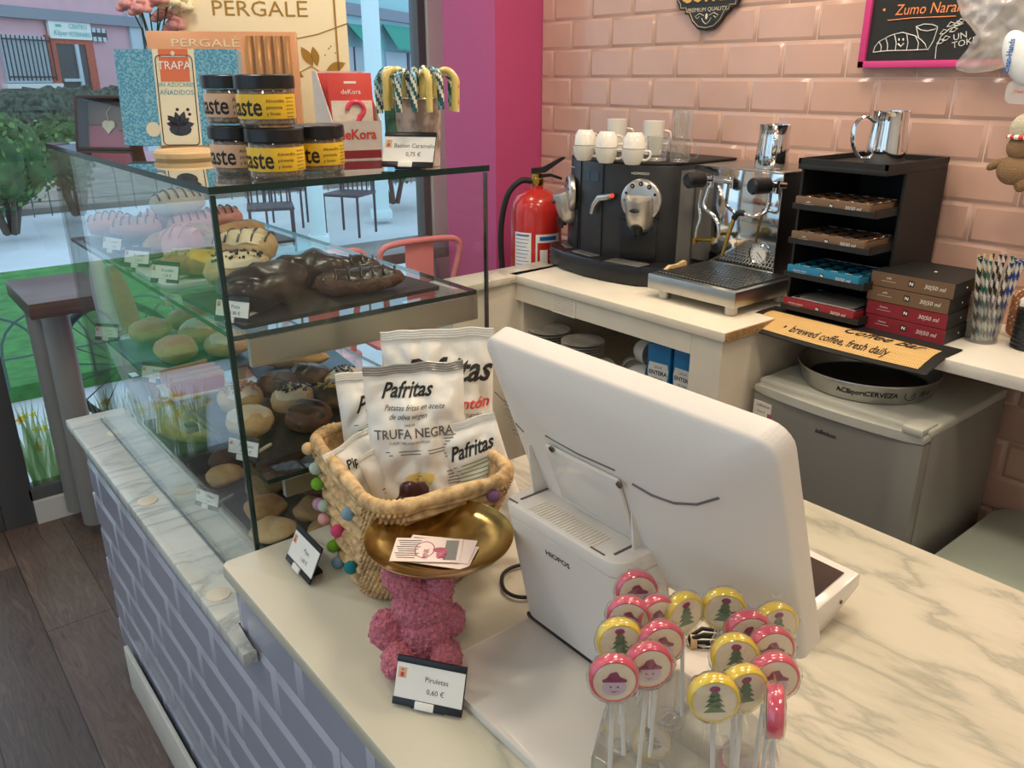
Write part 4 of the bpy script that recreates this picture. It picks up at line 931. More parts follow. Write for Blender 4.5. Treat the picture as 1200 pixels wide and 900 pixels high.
for px, py, m_ in [(348,526,'gold'),(363,549,'sage'),(359,567,'lime'),(356,591,'mauve'),(379,593,'sage'),(373,608,'pink'),(412,600,'blue'),(400,621,'magenta'),(395,640,'lime'),(386,659,'blue'),(415,663,'teal'),(574,579,'purple'),(586,661,'magenta')]:
    o_ = MBi @ C0; dr_ = (MBi.to_3x3() @ ray(px, py)).normalized(); hit = None
    for dx in (0, 4, 8, 12, 16, 20, 26):
        dr_ = (MBi.to_3x3() @ ray(px+dx, py)).normalized(); hit = tree.ray_cast(o_, dr_)
        if hit[0]: break
    if not hit[0]: continue
    off = .006 if dx == 0 else .003
    nn = V((hit[0].x, hit[0].y, 0)).normalized(); c = hit[0]+nn*off-(MBi.to_3x3() @ _R)*(dx*.0003)
    b = B(); b.sph(c, .0098, seg=16, rings=12, amp=.0006, fr=300); b.build('felt_ball', 'felt_'+m_, bkt, smooth=70, label={'gold':'golden','sage':'sage green','lime':'lime green','mauve':'mauve','pink':'pale pink','blue':'grey blue','magenta':'magenta','teal':'teal','purple':'purple'}[m_]+' felt ball')
def crisp_bag(label, base, rot, lean, w_, h, t_, prints, m='bag_white', roll=0, seed=0, seal='bag_white', name='crisp_bag', fold=0):
    t = thing(name, label, 'crisp bag' if 'crisp' in name else 'packet', base)
    t.rotation_euler = (M.Rotation(rot, 3, 'Z') @ M.Rotation(lean, 3, 'X') @ M.Rotation(roll, 3, 'Y')).to_euler()
    def thick(u, v):
        e = max(0, 1-abs(2*u-1)**2.4)**.6; vv = min(max((v-.0)/.93, 0), 1); f_ = max(0, 1-abs(2*vv-1)**3)**.7
        return t_/2*e*f_
    def wid(v): return w_*(1-.05*sin(pi*min(1, v/.93)))
    def cr(x, z): 
        p = V((x*14+seed*9, z*14, seed)); a = noise.noise(p); c_ = abs(noise.noise(p*2.1))
        return (.008*a+.013*(.22-c_)+.006*abs(noise.noise(p*.9+V((5,2,seed)))))*w_/.14
    def fy(x, z):
        u = x/w_+.5; v = z/h; u = min(max(u, 0), 1); k = thick(u, v); q = min(1, k/(t_*.2))
        return -k+cr(x, z)*(.25+.75*q)
    b = B(); ins = wid
    def F(u, v):
        x = (u-.5)*wid(v); z = v*h; 
        return V((x, fy(x*w_/wid(v), z), z+.004*noise.noise(V((x*30, seed, 0)))*(v > .9)))
    def K(u, v):
        x = (u-.5)*wid(v); z = v*h; k = thick(u, v); return V((x, k*.9+cr(x+.3, z)*.4+.0008, z+.004*noise.noise(V((x*30, seed, 0)))*(v > .9)))
    b.grid(F, 41, 49); b.grid(K, 21, 25); bg2 = b.build('bag', m, t, smooth=75)
    b = B()
    def Sg(u, v): p = F(u, .952+.048*v); return p+V((0, -.0012-.0012*abs(sin(v*pi*4)), 0))
    b.grid(Sg, 41, 13); b.build('top_seal', seal, t, smooth=75)
    groups = {}
    for pr in prints: groups.setdefault(pr[0], []).append(pr[1:])
    for ink, its in groups.items():
        b = B()
        for it in its:
            kind = it[0]; n0 = len(b.bm.verts)
            if kind == 't': _, s_, sz, x, z, sh, sx, off = it; b.text(s_, sz, T(x, z, 0), shear=sh, sx=sx, off=off)
            elif kind == 'blob': _, x, z, a, c_ = it; b.poly([(x+a*cos(k*pi/12)*(1+.06*sin(k*2.3)), z+c_*sin(k*pi/12)-(.35*c_ if 6 < (k+12) % 24 else 0)*0+.25*c_*cos(k*pi/12)**2, 0) for k in range(24)], [tuple(range(24))])
            elif kind == 'lines': _, x, z, wd_, n_, dz, sl = it; [b.poly([(x-wd_/2*(1-.1*(k%3)), z-k*dz+sl, 0), (x+wd_/2, z-k*dz+sl+sl, 0), (x+wd_/2, z-k*dz+.0013+2*sl, 0), (x-wd_/2*(1-.1*(k%3)), z-k*dz+.0013+sl, 0)], [(0,1,2,3)]) for k in range(n_)]
        bmesh.ops.triangulate(b.bm, faces=b.bm.faces[:])
        for _ in range(2):
            long_ = [e for e in b.bm.edges if e.calc_length() > .006]
            if long_: bmesh.ops.subdivide_edges(b.bm, edges=long_, cuts=1); bmesh.ops.triangulate(b.bm, faces=b.bm.faces[:])
        for v in b.bm.verts: x, z = v.co.x, v.co.y; v.co = V((x, fy(x, z)-.0011, z))
        b.keep = True; b.build('print', ink, bg2)
    return t
main_face = VF+R(12)
crisp_bag('front silvery white crisp bag lettered Pafritas and TRUFA NEGRA with one crisp pictured', (.562, .90, ZN+.035), main_face, -.20, .146, .285, .05,
    [('ink','t','Pafritas',.031,-.014,.248,.5,.78,.0007), ('ink','t','Patatas fritas en aceite',.0115,-.004,.224,.5,.82,0), ('ink','t','de oliva virgen',.0115,-.014,.211,.5,.8,0), ('text_brown','t','SABOR',.005,-.012,.199,0,1,0),
     ('text_brown','t','TRUFA NEGRA',.0195,-.006,.186,0,.88,.0002), ('text_brown','t','TUBER MELANOSPORUM',.0052,-.014,.173,0,1,0), ('text_brown','lines',-.006,.160,.085,2,.0045,0), ('text_brown','lines',.048,.178,.024,8,.0045,0), ('text_brown','lines',.049,.125,.022,9,.0045,0), ('candy_yellow','blob',-.002,.118,.021,.010), ('gold_choc','lines',-.004,.122,.022,3,.004,0)], m='bag_white', seal='bag_silver', seed=1)
crisp_bag('large white crisp bag lettered Pafritas pimentón, tallest at the back of the basket', (.650, .975, ZN+.035), main_face-R(4), -.12, .175, .305, .05,
    [('ink','t','Pafritas',.054,.010,.240,.45,.85,.0012), ('red_ink','t','pimentón',.024,.030,.188,.3,1,.0006), ('ink','t','smoked paprika',.009,.035,.170,.3,1,0), ('ink','lines',.03,.150,.06,4,.006,0)], seed=2)
crisp_bag('white crisp bag with green lines of text at the back left of the basket', (.575, 1.025, ZN+.03), main_face+R(14), -.12, .125, .250, .045,
    [('ink','t','Pafritas',.036,.002,.200,.5,.8,.0008), ('green_ink','lines',-.0,.170,.09,6,.008,0), ('green_ink','t','Patatas fritas',.011,0,.10,.4,1,0)], seed=3)
crisp_bag('small tilted white crisp bag with green text beside the till', (.668, .845, ZN+.05), main_face-R(6), -.12, .095, .19, .04,
    [('ink','t','Pafritas',.028,-.002,.150,.5,.8,.0007), ('green_ink','lines',.0,.130,.07,9,.006,0), ('wood_label','blob',-.012,.05,.012,.012)], roll=-.30, seed=4)
crisp_bag('small white packet with a red patch leaning at the left end of the basket', (.528, .955, ZN+.078), main_face+R(30), -.30, .085, .135, .03,
    [('red_ink','lines',.012,.074,.032,12,.0016,0), ('ink','t','Pipas',.018,-.005,.105,.4,.9,.0004), ('ink','lines',.0,.045,.05,3,.005,0)], roll=-.25, seed=5, name='seed_packet')
crisp_bag('folded cream packet standing between the red patch packet and the front bag', (.545, .925, ZN+.065), main_face+R(30), -.22, .06, .14, .022, [('ink','lines',.0,.08,.03,4,.006,0)], roll=-.2, seed=6, name='seed_packet')
b = B(); b.sph((0,0,0), (.026,.016,.024), amp=.012, fr=60, seed=3, seg=24, rings=16); mat('dark_foil', (.05,.018,.02), .18, .3); o = b.build('dark_packet', 'dark_foil'); o.location = (.523, .868, ZN+.148); tag(o, 'crumpled dark brown packet in front of the silvery crisp bag', 'packet')
# pink plush rabbit seen from behind, ears up
RB = V((.452, .735, ZN)); rab = thing('plush_rabbit', 'pink fuzzy plush rabbit sitting under the brass dish', 'plush toy', tuple(RB), VF)
b = B(); A = .0035
def blob(c, r, m=None, **k): b.sph(c, r, m, seg=26, rings=18, amp=.0016, fr=260, **k)
blob((.002, 0, .040), (.036, .030, .042)); blob((.0, .002, .082), (.038, .030, .032))
blob((-.046, -.006, .048), (.022, .020, .027), T(0,0,0)); blob((.040, .004, .055), (.013, .014, .022))
blob((-.030, -.030, .022), (.020, .030, .021)); blob((.030, -.026, .020), (.020, .030, .019))
blob((0,0,0), (.0235, .017, .036), T(-.022, 0, .117) @ M.Rotation(.42, 4, 'Y').inverted()); blob((0,0,0), (.0175, .015, .046), T(.0235, 0, .112) @ M.Rotation(.06, 4, 'Y'))
rb_o = b.build('body', 'pink_fuzz', rab, smooth=80)
md = rb_o.modifiers.new('remesh', 'REMESH'); md.mode = 'VOXEL'; md.voxel_size = .0022; md.use_smooth_shade = True
tx = bpy.data.textures.new('fuzz', 'CLOUDS'); tx.noise_scale = .0045; tx.noise_depth = 0; dm = rb_o.modifiers.new('fuzz', 'DISPLACE'); dm.texture = tx; dm.strength = .006; dm.mid_level = .5
mat('card_pink', (.85,.70,.64), .5)
# brass dish with cards
DC = PZ(515, 633, 1.047); dish = thing('brass_dish', 'round brass dish balanced on the ears of the pink plush rabbit', 'dish', (DC.x, DC.y, 1.037), 0)
b = B(); pr = [(.0,.0),(.03,.0),(.055,.002),(.075,.007),(.089,.014),(.0925,.018),(.0935,.0185),(.0925,.016),(.088,.011),(.073,.004),(.055,-.0015),(.03,-.003),(.0,-.003)]
n_=72; b.lathe([(max(r,.0005), z) for r, z in pr], (0,0,0), n_, cap=False); dish_o = b.build('bowl', 'brass_dish', dish, smooth=60)
cc = PZ(505, 641, 1.046)
for k, (dx, dy, a, lb) in enumerate([(.006,-.016,-.30,'pale pink loyalty card at the bottom of the pile in the brass dish'),(.012,-.006,-.22,'pink printed card in the middle of the pile in the brass dish'),(-.006,.002,-.05,'pink card with a red pictured figure on top of the pile')]):
    c = thing('loyalty_card', lb, 'card', (cc.x+dx*.8, cc.y+dy*.8, DC.z-.0095+.0012*k+.003), VF+a*.8, 'pink cards in the brass dish')
    b = B(); b.box((0,0,0), (.085,.053,.0006)); cp_ = b.build('card', 'card_pink', c)
    b = B(); [b.box((-.024, .020-.0048*j, .0005), (.030-.004*(j%3), .0012, .0003)) for j in range(9)]; b.build('print', 'ink', cp_)
    if k == 2:
        b = B(); b.box((.030,0,.0005),(.016,.044,.0003)); b.build('skyline', 'bag_silver', c)
        b = B(); b.text('PINK', .010, flat(.0,-.009,.0007,pi/2), sx=1); b.tube([(-.003+.012*cos(q), .0+.018*sin(q), .0005) for q in [k_*2*pi/24 for k_ in range(24)]], .0006, 4, closed=True); b.sph((.017,.0,.0004),(.010,.006,.0006),seg=12,rings=6); b.build('emblem', 'blush', c)
# ------------------------------------------------------------------ till (POS terminal)
pos = thing('till_terminal', 'large white touchscreen till seen from behind, standing on the worktop', 'till', (.58, .58, ZN))
W = dict(parent=pos, world=True)
SU = V((0,-1,0)); SV = V((-.366,0,.93)).normalized(); SN = SU.cross(SV); SO = V((.635, .5475, 1.16))
sm = basis(SO, SU, SV, SN)
SW, SH = .412, .312
def shell(u, v):   # ring u, dome v from screen edge to back centre
    P = rrect(SW, SH, .024, 0, 0, 8); k = u*len(P); i = int(k) % len(P); f = k-int(k); x = P[i][0]*(1-f)+P[(i+1)%len(P)][0]*f; y = P[i][1]*(1-f)+P[(i+1)%len(P)][1]*f
    lv = [(1,-.012),(1.0,.011),(.994,.0140),(.982,.016),(.955,.019),(.88,.026),(.76,.034),(.6,.040),(.4,.043),(.2,.044),(.001,.044)]
    s_, z_ = lv[min(int(v*10+.001), 10)]; return V((x*s_, y*s_, z_))
b = B(); b.mx = sm; b.grid(shell, 144, 11, cu=True); b.prism(rrect(SW-.002, SH-.002, .023), -.0135, -.010); b.build('screen_housing', 'pos_white', smooth=50, **W)
b = B(); b.mx = sm; b.box((0, .0, -.0142), (SW-.05, SH-.05, .001)); b.build('screen', 'screen_dark', **W)
# grooves on the back: curved lines found by projecting onto the dome
def dome_z(x, y):
    fx = abs(x)/(SW/2); fy_ = abs(y)/(SH/2); s_ = max(fx, fy_); lv = [(0,.044),(.2,.044),(.4,.043),(.6,.040),(.76,.034),(.88,.026),(.955,.017),(.985,.011),(1,.003)]
    for (a, za), (c_, zc) in zip(lv, lv[1:]):
        if s_ <= c_: return za+(zc-za)*(s_-a)/(c_-a)
    return 0
b = B(); b.mx = sm
def groove(pts, r=.0011): b.tube([(x, y, dome_z(x, y)+.0002) for x, y in pts], r, 6)
def SP(px, py, z=.040):
    r = ray(px, py); o_ = SO+SN*z; q = C0+r*((o_-C0).dot(SN)/r.dot(SN)); return (q-SO).dot(SU), (q-SO).dot(SV)
groove([SP(*p, .022) for p in ((566, 470), (576, 480), (592, 488), (608, 494), (622, 499))])
groove([SP(*p) for p in ((641, 509), (680, 530), (723, 549))])
groove([SP(*p, .036) for p in ((747, 562), (770, 575), (795, 585), (820, 588), (842, 584))], .0015)
for k in range(9): groove([SP(577+2.6*k*.6, 478+5*k, .02), SP(590+1.6*k, 485+5*k, .026)], .0005)
b.build('vent_groove', 'pos_groove', **W)
# arm plate on the back of the screen
b = B(); b.mx = sm; mx_, my_ = SP(690, 572, .047); b.box((mx_, my_, .047), (.118, .085, .006), bev=.003); b.build('mount_plate', 'pos_gloss', **W)
for px, py in ((646, 527), (725, 569)):
    sx, sy = SP(px, py, .051); b = B(); b.mx = sm; b.cyl((sx, sy, .049), (sx, sy, .0515), .004, seg=16); b.cyl((sx, sy, .0515), (sx, sy, .0518), .0022, seg=6); b.build('screw', 'dark_steel', **W)
# column
ct, cbt = 1.097, .902
def colring(z, ins=0):
    f = (z-cbt)/(ct-cbt); xf = .600-.042*f; xb = .690-.045*f; y0, y1 = .506+ins, .712-ins
    if f < .1: pass
    return [(x, y) for x, y in rrect(xb-xf-2*ins, y1-y0, .022, (xf+xb)/2, (y0+y1)/2, 6)]
b = B()
zs = [(cbt, 0), (1.075, 0), (1.0755, .0016), (1.077, .0016), (1.0775, 0), (1.090, 0), (1.095, .002), (1.097, .006)]
n0 = len(b.bm.faces); rings = [[b.bm.verts.new((x, y, z)) for x, y in colring(z, i)] for z, i in zs]
for a_, c_ in zip(rings, rings[1:]):
    for k in range(len(a_)): b.bm.faces.new([a_[k], a_[(k+1)%len(a_)], c_[(k+1)%len(a_)], c_[k]])
b.bm.faces.new(rings[0][::-1]); b.bm.faces.new(rings[-1]); b.build('column', 'pos_white', **W)
b = B()
for k in range(22): y = .665-.0052*k; b.box((.582, y, ct+.0002), (.030, .0016, .0012))
b.build('vent_slots', 'paper_cream', **W)
b = B(); b.box((.600, .690, ct+.0003), (.05, .003, .0014)); b.box((.600, .528, ct+.0003), (.05, .003, .0014)); b.box((.5655, .705-.012, ct+.0003), (.002, .016, .0014)); b.box((.5655, .545, ct+.0003), (.002, .022, .0014))
xf_ = .600-.042*(1.03-cbt)/(ct-cbt); b.build('slot', 'pos_groove', **W)
b = B(); fz = lambda z: .600-.042*(z-cbt)/(ct-cbt)-.0006
b.text('HIOPOS', .011, basis((fz(1.052), .612, 1.052), (0,-1,0), V((-.21,0,1)).normalized(), V((-1,0,-.21)).normalized()), sx=1.1, off=.0002); b.build('nameplate_lettering', 'dark_steel', **W)
for y in (.695, .523):
    b = B(); b.poly([(.640,y-.0015,ct-.012),(.600,y-.0015,ct-.004),(.590,y-.0015,1.165),(.602,y-.0015,1.165),(.640,y+.0015,ct-.012),(.600,y+.0015,ct-.004),(.590,y+.0015,1.165),(.602,y+.0015,1.165)], [(0,1,2,3),(7,6,5,4),(0,4,5,1),(1,5,6,2),(2,6,7,3),(3,7,4,0)]); b.build('arm', 'pos_gloss', **W)
b = B(); b.prism(rrect(.30, .24, .045, .59, .582, 8), ZN+.001, ZN+.0125, bev=.003); b.build('base_plate', 'pos_gloss', **W)
b = B(); b.prism(rrect(.29, .23, .042, .59, .582, 8), ZN, ZN+.001); b.build('base_pad', 'black_rubber', **W)
b = B(); b.box((.6005, .61, ZN+.0165), (.004, .19, .007), bev=.001); b.build('cable_slot', 'black_plastic', **W)
# card reader
cr = thing('card_reader', 'white card reader with a dark screen lying behind the till', 'card reader', (.91, .52, ZN), 0)
W2 = dict(parent=cr, world=True)
b = B(); prf = [(.832,.895),(.85,.918),(.865,.938),(.972,.952),(.977,.948),(.977,.930),(.93,.912),(.90,.895)]
b.prism([(x, z) for x, z in prf], -.61, -.437, M.Rotation(pi/2, 4, 'X'), bev=.003); b.build('body', 'pos_gloss', **W2)
b = B(); q = [(.872,.452,.9395),(.958,.452,.951),(.958,.59,.951),(.872,.59,.9395)]; b.poly(q+[(x, y, z+.0012) for x, y, z in q], [(0,3,2,1),(4,5,6,7),(0,1,5,4),(1,2,6,5),(2,3,7,6),(3,0,4,7)]); b.build('screen', 'screen_dark', **W2)
b = B(); b.cyl((.93,.4365,.925),(.93,.4355,.925),.003,seg=10); b.build('port', 'black_plastic', **W2)
# cables
b = B(); pc = [PZ(x, y, ZN+.006) for x, y in [(640,668),(612,662),(590,672),(592,692),(615,700),(650,690)]]
def smoothp(P, n=8):
    out = []
    for i in range(len(P)-1):
        p0, p1, p2, p3 = P[max(i-1,0)], P[i], P[i+1], P[min(i+2, len(P)-1)]
        for k in range(n):
            t_ = k/n; out.append(.5*((2*p1)+(p2-p0)*t_+(2*p0-5*p1+4*p2-p3)*t_*t_+(3*p1-p0-3*p2+p3)*t_**3))
    return out+[P[-1]]
b.tube(smoothp(pc), .0028, 8); tag(b.build('power_cable', 'black_rubber'), 'black cable looped on the worktop between basket and till', 'cable')
b = B(); pc = [PZ(x, y, ZN+.010) for x, y in [(646,662),(620,672),(632,684),(660,690)]]; b.tube(smoothp(pc), .0028, 8); tag(b.build('power_cable', 'pos_white'), 'white cable beside the black loop next to the till', 'cable')
t = thing('cable_bundle', 'coiled black cable bundle tied with a beige band under the till', 'cable', (.755, .50, ZN), 0)
p0 = PZ(806, 752, ZN+.018); p1 = PZ(862, 752, ZN+.018); d_ = p1-p0
b = B()
for k in range(6):
    o_ = V((0, 0, .006*(k % 3)-.004))+V((-d_.y, d_.x, 0)).normalized()*(.006*(k//3)-.003)
    b.tube([p0-t.location+o_*.6, p0-t.location+d_*.3+o_*2.0, p0-t.location+d_*.75+o_*1.6, p1-t.location+o_*.6], .0028, 7)
b.build('cable', 'black_rubber', t); b = B(); b.cyl(p0-t.location+d_*.04-V((0,0,.0)), p0-t.location+d_*.16, .0105, seg=14); b.build('band', 'wood_label', t)
# ------------------------------------------------------------------ lollipops and their stand
st = thing('lollipop_stand', 'clear acrylic lollipop stand at the front edge of the picture', 'stand', (.53, .37, ZN), 0)
W = dict(parent=st, world=True); DZ = .985
dk = [PZ(693, 884, DZ), PZ(709, 826, DZ), PZ(737, 800, DZ), PZ(795, 783, DZ), PZ(905, 850, DZ), PZ(916, 905, DZ), PZ(820, 960, DZ)]
cx = sum(p.x for p in dk)/7; cy = sum(p.y for p in dk)/7
dq = [(p.x, p.y) for p in dk]
b = B(); b.prism(dq, DZ-.003, DZ, bev=.0008); b.build('deck', 'acrylic', **W)
b = B()
for k in range(7):
    a_, c_ = V((*dq[k], 0)), V((*dq[(k+1) % 7], 0)); n_ = V((-(c_-a_).y, (c_-a_).x, 0)).normalized()*.0025; m_ = V((cx, cy, 0)); 
    if (m_-a_).dot(n_) < 0: n_ = -n_
    P8 = [a_, c_, c_+n_, a_+n_]; b.poly([(p.x, p.y, ZN) for p in P8]+[(p.x, p.y, DZ-.003) for p in P8], [(0,3,2,1),(4,5,6,7),(0,1,5,4),(1,2,6,5),(2,3,7,6),(3,0,4,7)])
b.build('side_wall', 'acrylic', **W)
def rings_at(px, py, r, nm='socket'):
    c = PZ(px, py, DZ+.001); b = B(); b.tube([(c.x+r*cos(k*pi/12), c.y+r*sin(k*pi/12), c.z) for k in range(24)], .0011, 5, closed=True); b.build(nm, 'acrylic', **W)
for px, py in ((783,842),(727,873),(820,830),(845,868),(770,880)): rings_at(px, py, .009)
rings_at(783, 842, .016)
def lolly_tpl(kind):
    t = thing('lollipop', 'x', 'lollipop', (0,0,0), 0); rim = 'lolly_pink' if kind == 'snow' else 'lolly_yellow'
    Fm = M.Rotation(pi/2, 4, 'X')   # disc axis along -Y
    b = B(); b.lathe([(.0180,-.0058),(.0196,-.0062),(.0208,-.0048),(.0211,0),(.0208,.0048),(.0196,.0062),(.0180,.0058)], (0,0,0), 40, m=Fm, cap=False); b.build('rim', rim, t, smooth=60)
    b = B(); b.lathe([(.0183,-.0056),(.0183,.0056)], (0,0,0), 40, m=Fm); cdk = b.build('candy_disc', 'lolly_cream', t)
    Y = -.0058
    if kind == 'tree':
        b = B()
        for k, (z, w_) in enumerate(((-.0105,.0095),(-.005,.0085),(.0,.007),(.005,.005))): b.poly([(-w_, Y, z), (w_, Y, z), (w_*.3, Y, z+.0065), (-w_*.3, Y, z+.0065)], [(0,1,2,3)])
        b.build('tree_picture', 'lolly_green', cdk)
        b = B(); b.poly([(.0045*cos(k*pi/6), Y-.0002, .0125+.0032*sin(k*pi/6)) for k in range(12)], [tuple(range(12))]); b.build('bow_picture', 'lolly_purple', cdk)
    else:
        b = B(); b.poly([(.0105*cos(k*pi/10), Y, -.0055+.0078*sin(k*pi/10)) for k in range(20)], [tuple(range(20))]); b.build('face_picture', 'lolly_lilac', cdk)
        b = B(); b.poly([(-.010, Y-.0002, -.0005), (.010, Y-.0002, -.0005), (.0105, Y-.0002, .002), (.005, Y-.0002, .0045), (.0015, Y-.0002, .010), (-.004, Y-.0002, .0085), (-.0065, Y-.0002, .004), (-.0105, Y-.0002, .002)], [tuple(range(8))])
        for x in (-.003, .003): b.poly([(x+.001*cos(k), Y-.0002, -.005+.001*sin(k)) for k in range(6)], [tuple(range(6))])
        b.poly([(-.004, Y-.0002, -.009), (0, Y-.0002, -.0105), (.004, Y-.0002, -.009), (0, Y-.0002, -.0095)], [(0,1,2,3)]); b.build('hat_picture', 'lolly_purple', cdk)
    b = B(); b.cyl((0,0,-.020), (0,0,-.125), .0021, seg=10); b.build('stick', 'stick_white', t)
    b = B(); b.lathe([(.0005,-.0080),(.012,-.0085),(.0215,-.0068),(.0235,0),(.0215,.0068),(.012,.0085),(.0005,.0080)], (0,0,0), 30, m=Fm, cap=False)
    for v in b.bm.verts: v.co += v.co.normalized()*.0016*noise.noise(v.co*300)
    b.lathe([(.007,-.020),(.0045,-.030),(.0075,-.042)], (0,0,0), 14, cap=False); b.poly([(-.004,0,.022),(.005,.001,.022),(.007,.002,.031),(-.002,-.001,.029),(-.006,0,.033)], [(0,1,2,3,4)])
    b.build('wrapper', 'wrapper', t, smooth=70); return t
tp = {'snow': lolly_tpl('snow'), 'tree': lolly_tpl('tree')}; usedk = set()
LL = [(719,794,'snow','red lollipop with a snowman face at the front left',0),(726,750,'tree','yellow tree lollipop behind the front left snowman one',0),(760,779,'snow','red snowman lollipop right of the front left one',.1),(774,753,'snow','red snowman lollipop under the upper left yellow one',.2),
 (737,723,'snow','red snowman lollipop second from the back left',-.1),(768,722,'snow','red snowman lollipop touching the far left yellow tree one',.25),(746,692,'snow','red snowman lollipop farthest back on the left',0),(800,718,'tree','yellow tree lollipop at the back left edge beside the gap',.35),
 (848,713,'tree','yellow tree lollipop farthest back on the right side',-.1),(908,731,'tree','yellow tree lollipop at the far right back',.2),(876,740,'snow','red snowman lollipop between the two far right yellow ones',0),(903,760,'snow','red snowman lollipop in the right column, upper',.15),
 (861,769,'tree','yellow tree lollipop above the front pair on the right',-.1),(870,806,'tree','yellow tree lollipop just behind the frontmost one',.15),(907,792,'snow','red snowman lollipop in the right column, lower',.1),(836,817,'tree','pale rimmed yellow tree lollipop, frontmost in the middle',-.1),(908,833,'snow','red lollipop turned edge on at the right side of the stand',1.35)]
for px, py, kd, lb, tw in LL:
    z_ = 1.115+.0004*((px*7) % 5); p = PZ(px, py, z_); 
    if kd in usedk: o = dup(tp[kd], p, None, lb)
    else: o = tp[kd]; usedk.add(kd)
    o.location = p; o['label'] = lb; o['group'] = 'lollipops in the acrylic stand'
    o.rotation_euler = (R(-3)+R((px*13) % 7-3), R((px*7+py) % 9-4), VF+tw+R((py*3) % 11-5))
for px, py, kd, lb in ((763,871,'tree','yellow lollipop lying low inside the acrylic stand'),(865,893,'snow','red lollipop lying low at the bottom of the stand')):
    o = dup(tp[kd], PZ(px, py, ZN+.022), None, lb); o.rotation_euler = (R(-75), 0, VF+.3)
# ================================================================== COFFEE CORNER
ZC = 1.0
mat('satin_metal', (.60,.56,.50), .34, .9)
# capsule coffee machine
cm = thing('capsule_coffee_machine', 'black capsule coffee machine with two silver brewing heads', 'coffee machine', (1.98, 1.78, ZC))
W = dict(parent=cm, world=True)
fp = [(1.925,2.035),(1.862,1.985),(1.838,1.915),(1.828,1.82),(1.842,1.72),(1.880,1.645),(1.930,1.598)]
b = B(); b.prism(fp+[(2.21,1.598),(2.21,2.035)], ZC+.015, ZC+.350, bev=.004); b.build('body', 'charcoal', **W)
b = B(); b.prism([(1.945,1.5955),(2.18,1.5955),(2.18,1.598),(1.945,1.598)], ZC+.03, ZC+.335); b.build('side_panel', 'machine_grey', **W)
b = B(); b.prism(fp+[(2.21,1.598),(2.21,2.035)], ZC+.350, ZC+.358, bev=.003); b.build('cup_warmer', 'black_matte', **W)
bp = [(1.93,2.085),(1.86,2.078),(1.815,2.03),(1.785,1.94),(1.773,1.82),(1.778,1.72),(1.800,1.63),(1.85,1.56)]
b = B(); b.prism(bp+[(1.95,1.56),(1.95,2.085)], ZC+.003, ZC+.062, bev=.006); b.build('base_tray', 'black_plastic', **W)
b = B()
for (x0,y0),(x1,y1) in (((1.792,1.955),(1.86,1.935)),((1.776,1.755),(1.84,1.755))): b.box(((x0+x1)/2,(y0+y1)/2,ZC+.033),(x1-x0,.0015,.061), None)
b.build('tray_seam', 'black_rubber', **W)
for y, x, wd_, a in ((1.68, 1.818, .13, .12), (1.86, 1.826, .10, -.12), (1.985,1.87,.07,-.5)):
    b = B(); b.mx = T(x, y, ZC+.0635) @ rz(a); b.box((0,0,0), (.055, wd_, .003), bev=.001); [b.box((0, -wd_/2+wd_*(k+.5)/9, .002), (.045, .002, .002)) for k in range(9)]; b.build('drip_grate', 'machine_grey', **W)
# seams on the front + screens
b = B()
for (x, y) in ((1.8365,1.912),(1.8275,1.805)): b.box((x, y, ZC+.18), (.003, .0016, .335))
b.build('panel_seam', 'black_rubber', **W)
b = B(); b.mx = T(1.8315, 1.862, ZC+.305) @ rz(-.09); b.box((0, .021, 0), (.003, .032, .028)); b.box((0, -.018, 0), (.003, .040, .028)); mat('lcd', (.05,.075,.10), .1); b.build('display', 'lcd', **W)
for y, x, wd_, a in ((1.675, 1.8580, .115, .42), (1.957,1.8500,.075,-.32)):
    b = B(); b.mx = T(x, y, ZC+.13) @ rz(a); b.box((0,0,0), (.006, wd_, .120), bev=.004); b.box((-.001,0,.063), (.010, wd_+.006, .006), bev=.002); b.build('cup_recess', 'black_plastic', **W)
def brew(cy, cx, cz, a, nm):
    b = B(); m = T(cx, cy, cz) @ rz(a) @ M.Rotation(-pi/2, 4, 'Y')   # local z -> world -x
    b.lathe([(.062,-.004),(.064,.004),(.063,.012),(.058,.016),(.03,.018)], (0,0,0), 44, m=m); o1 = b.build('brewing_head', 'silver_plastic', **W); W3 = dict(parent=o1, world=True)
    b = B(); hn = T(cx, cy, cz) @ rz(a)
    b.mx = hn @ M.Rotation(R(-18), 4, 'Y'); P = []
    b.lathe([(.040,.030),(.043,.022),(.0435,-.02),(.041,-.055),(.030,-.072),(.018,-.076)], (-.030,0,-.010), 36, m=M.Scale(.85, 4, (1,0,0))); b.build('handle_hood', 'satin_metal', **W)
    b = B(); b.mx = hn @ M.Rotation(R(-18), 4, 'Y'); b.sph((-.066,0,-.004), (.006,.0165,.0055), seg=18, rings=10); b.build('hood_slot', 'black_plastic', **W)
    b = B(); b.mx = hn; b.cyl((-.028,0,-.075), (-.030,0,-.098), .020, .015, seg=20); b.cyl((-.030,-.007,-.095), (-.030,-.007,-.108), .004, seg=10); b.cyl((-.030,.007,-.095), (-.030,.007,-.108), .004, seg=10); b.build('coffee_spout', 'black_plastic', **W)
    b = B()
    for an, r in ((90,.0068),(58,.0068),(122,.0068),(25,.0042),(155,.0042),(0,.003)):
        b.lathe([(r,.0),(r,.003),(r*.8,.0035)], (.050*sin(R(an)), .050*cos(R(an)), .0155), 16, m=m)
    b.build('button', 'black_plastic', **W3)
    b = B()
    for an in (90, 58, 122): b.lathe([(.0018,.0),(.0018,.0042)], (.050*sin(R(an)), .050*cos(R(an)), .0155), 8, m=m)
    b.build('button_mark', 'white_ink', **W3)
brew(1.672, 1.862, PX(755, 236, 1.85).z, .38, 'right')
p = PX(668, 228, 1.85); brew(p.y, 1.858, p.z, -.62, 'left')
p = PX(700, 240, 1.83)
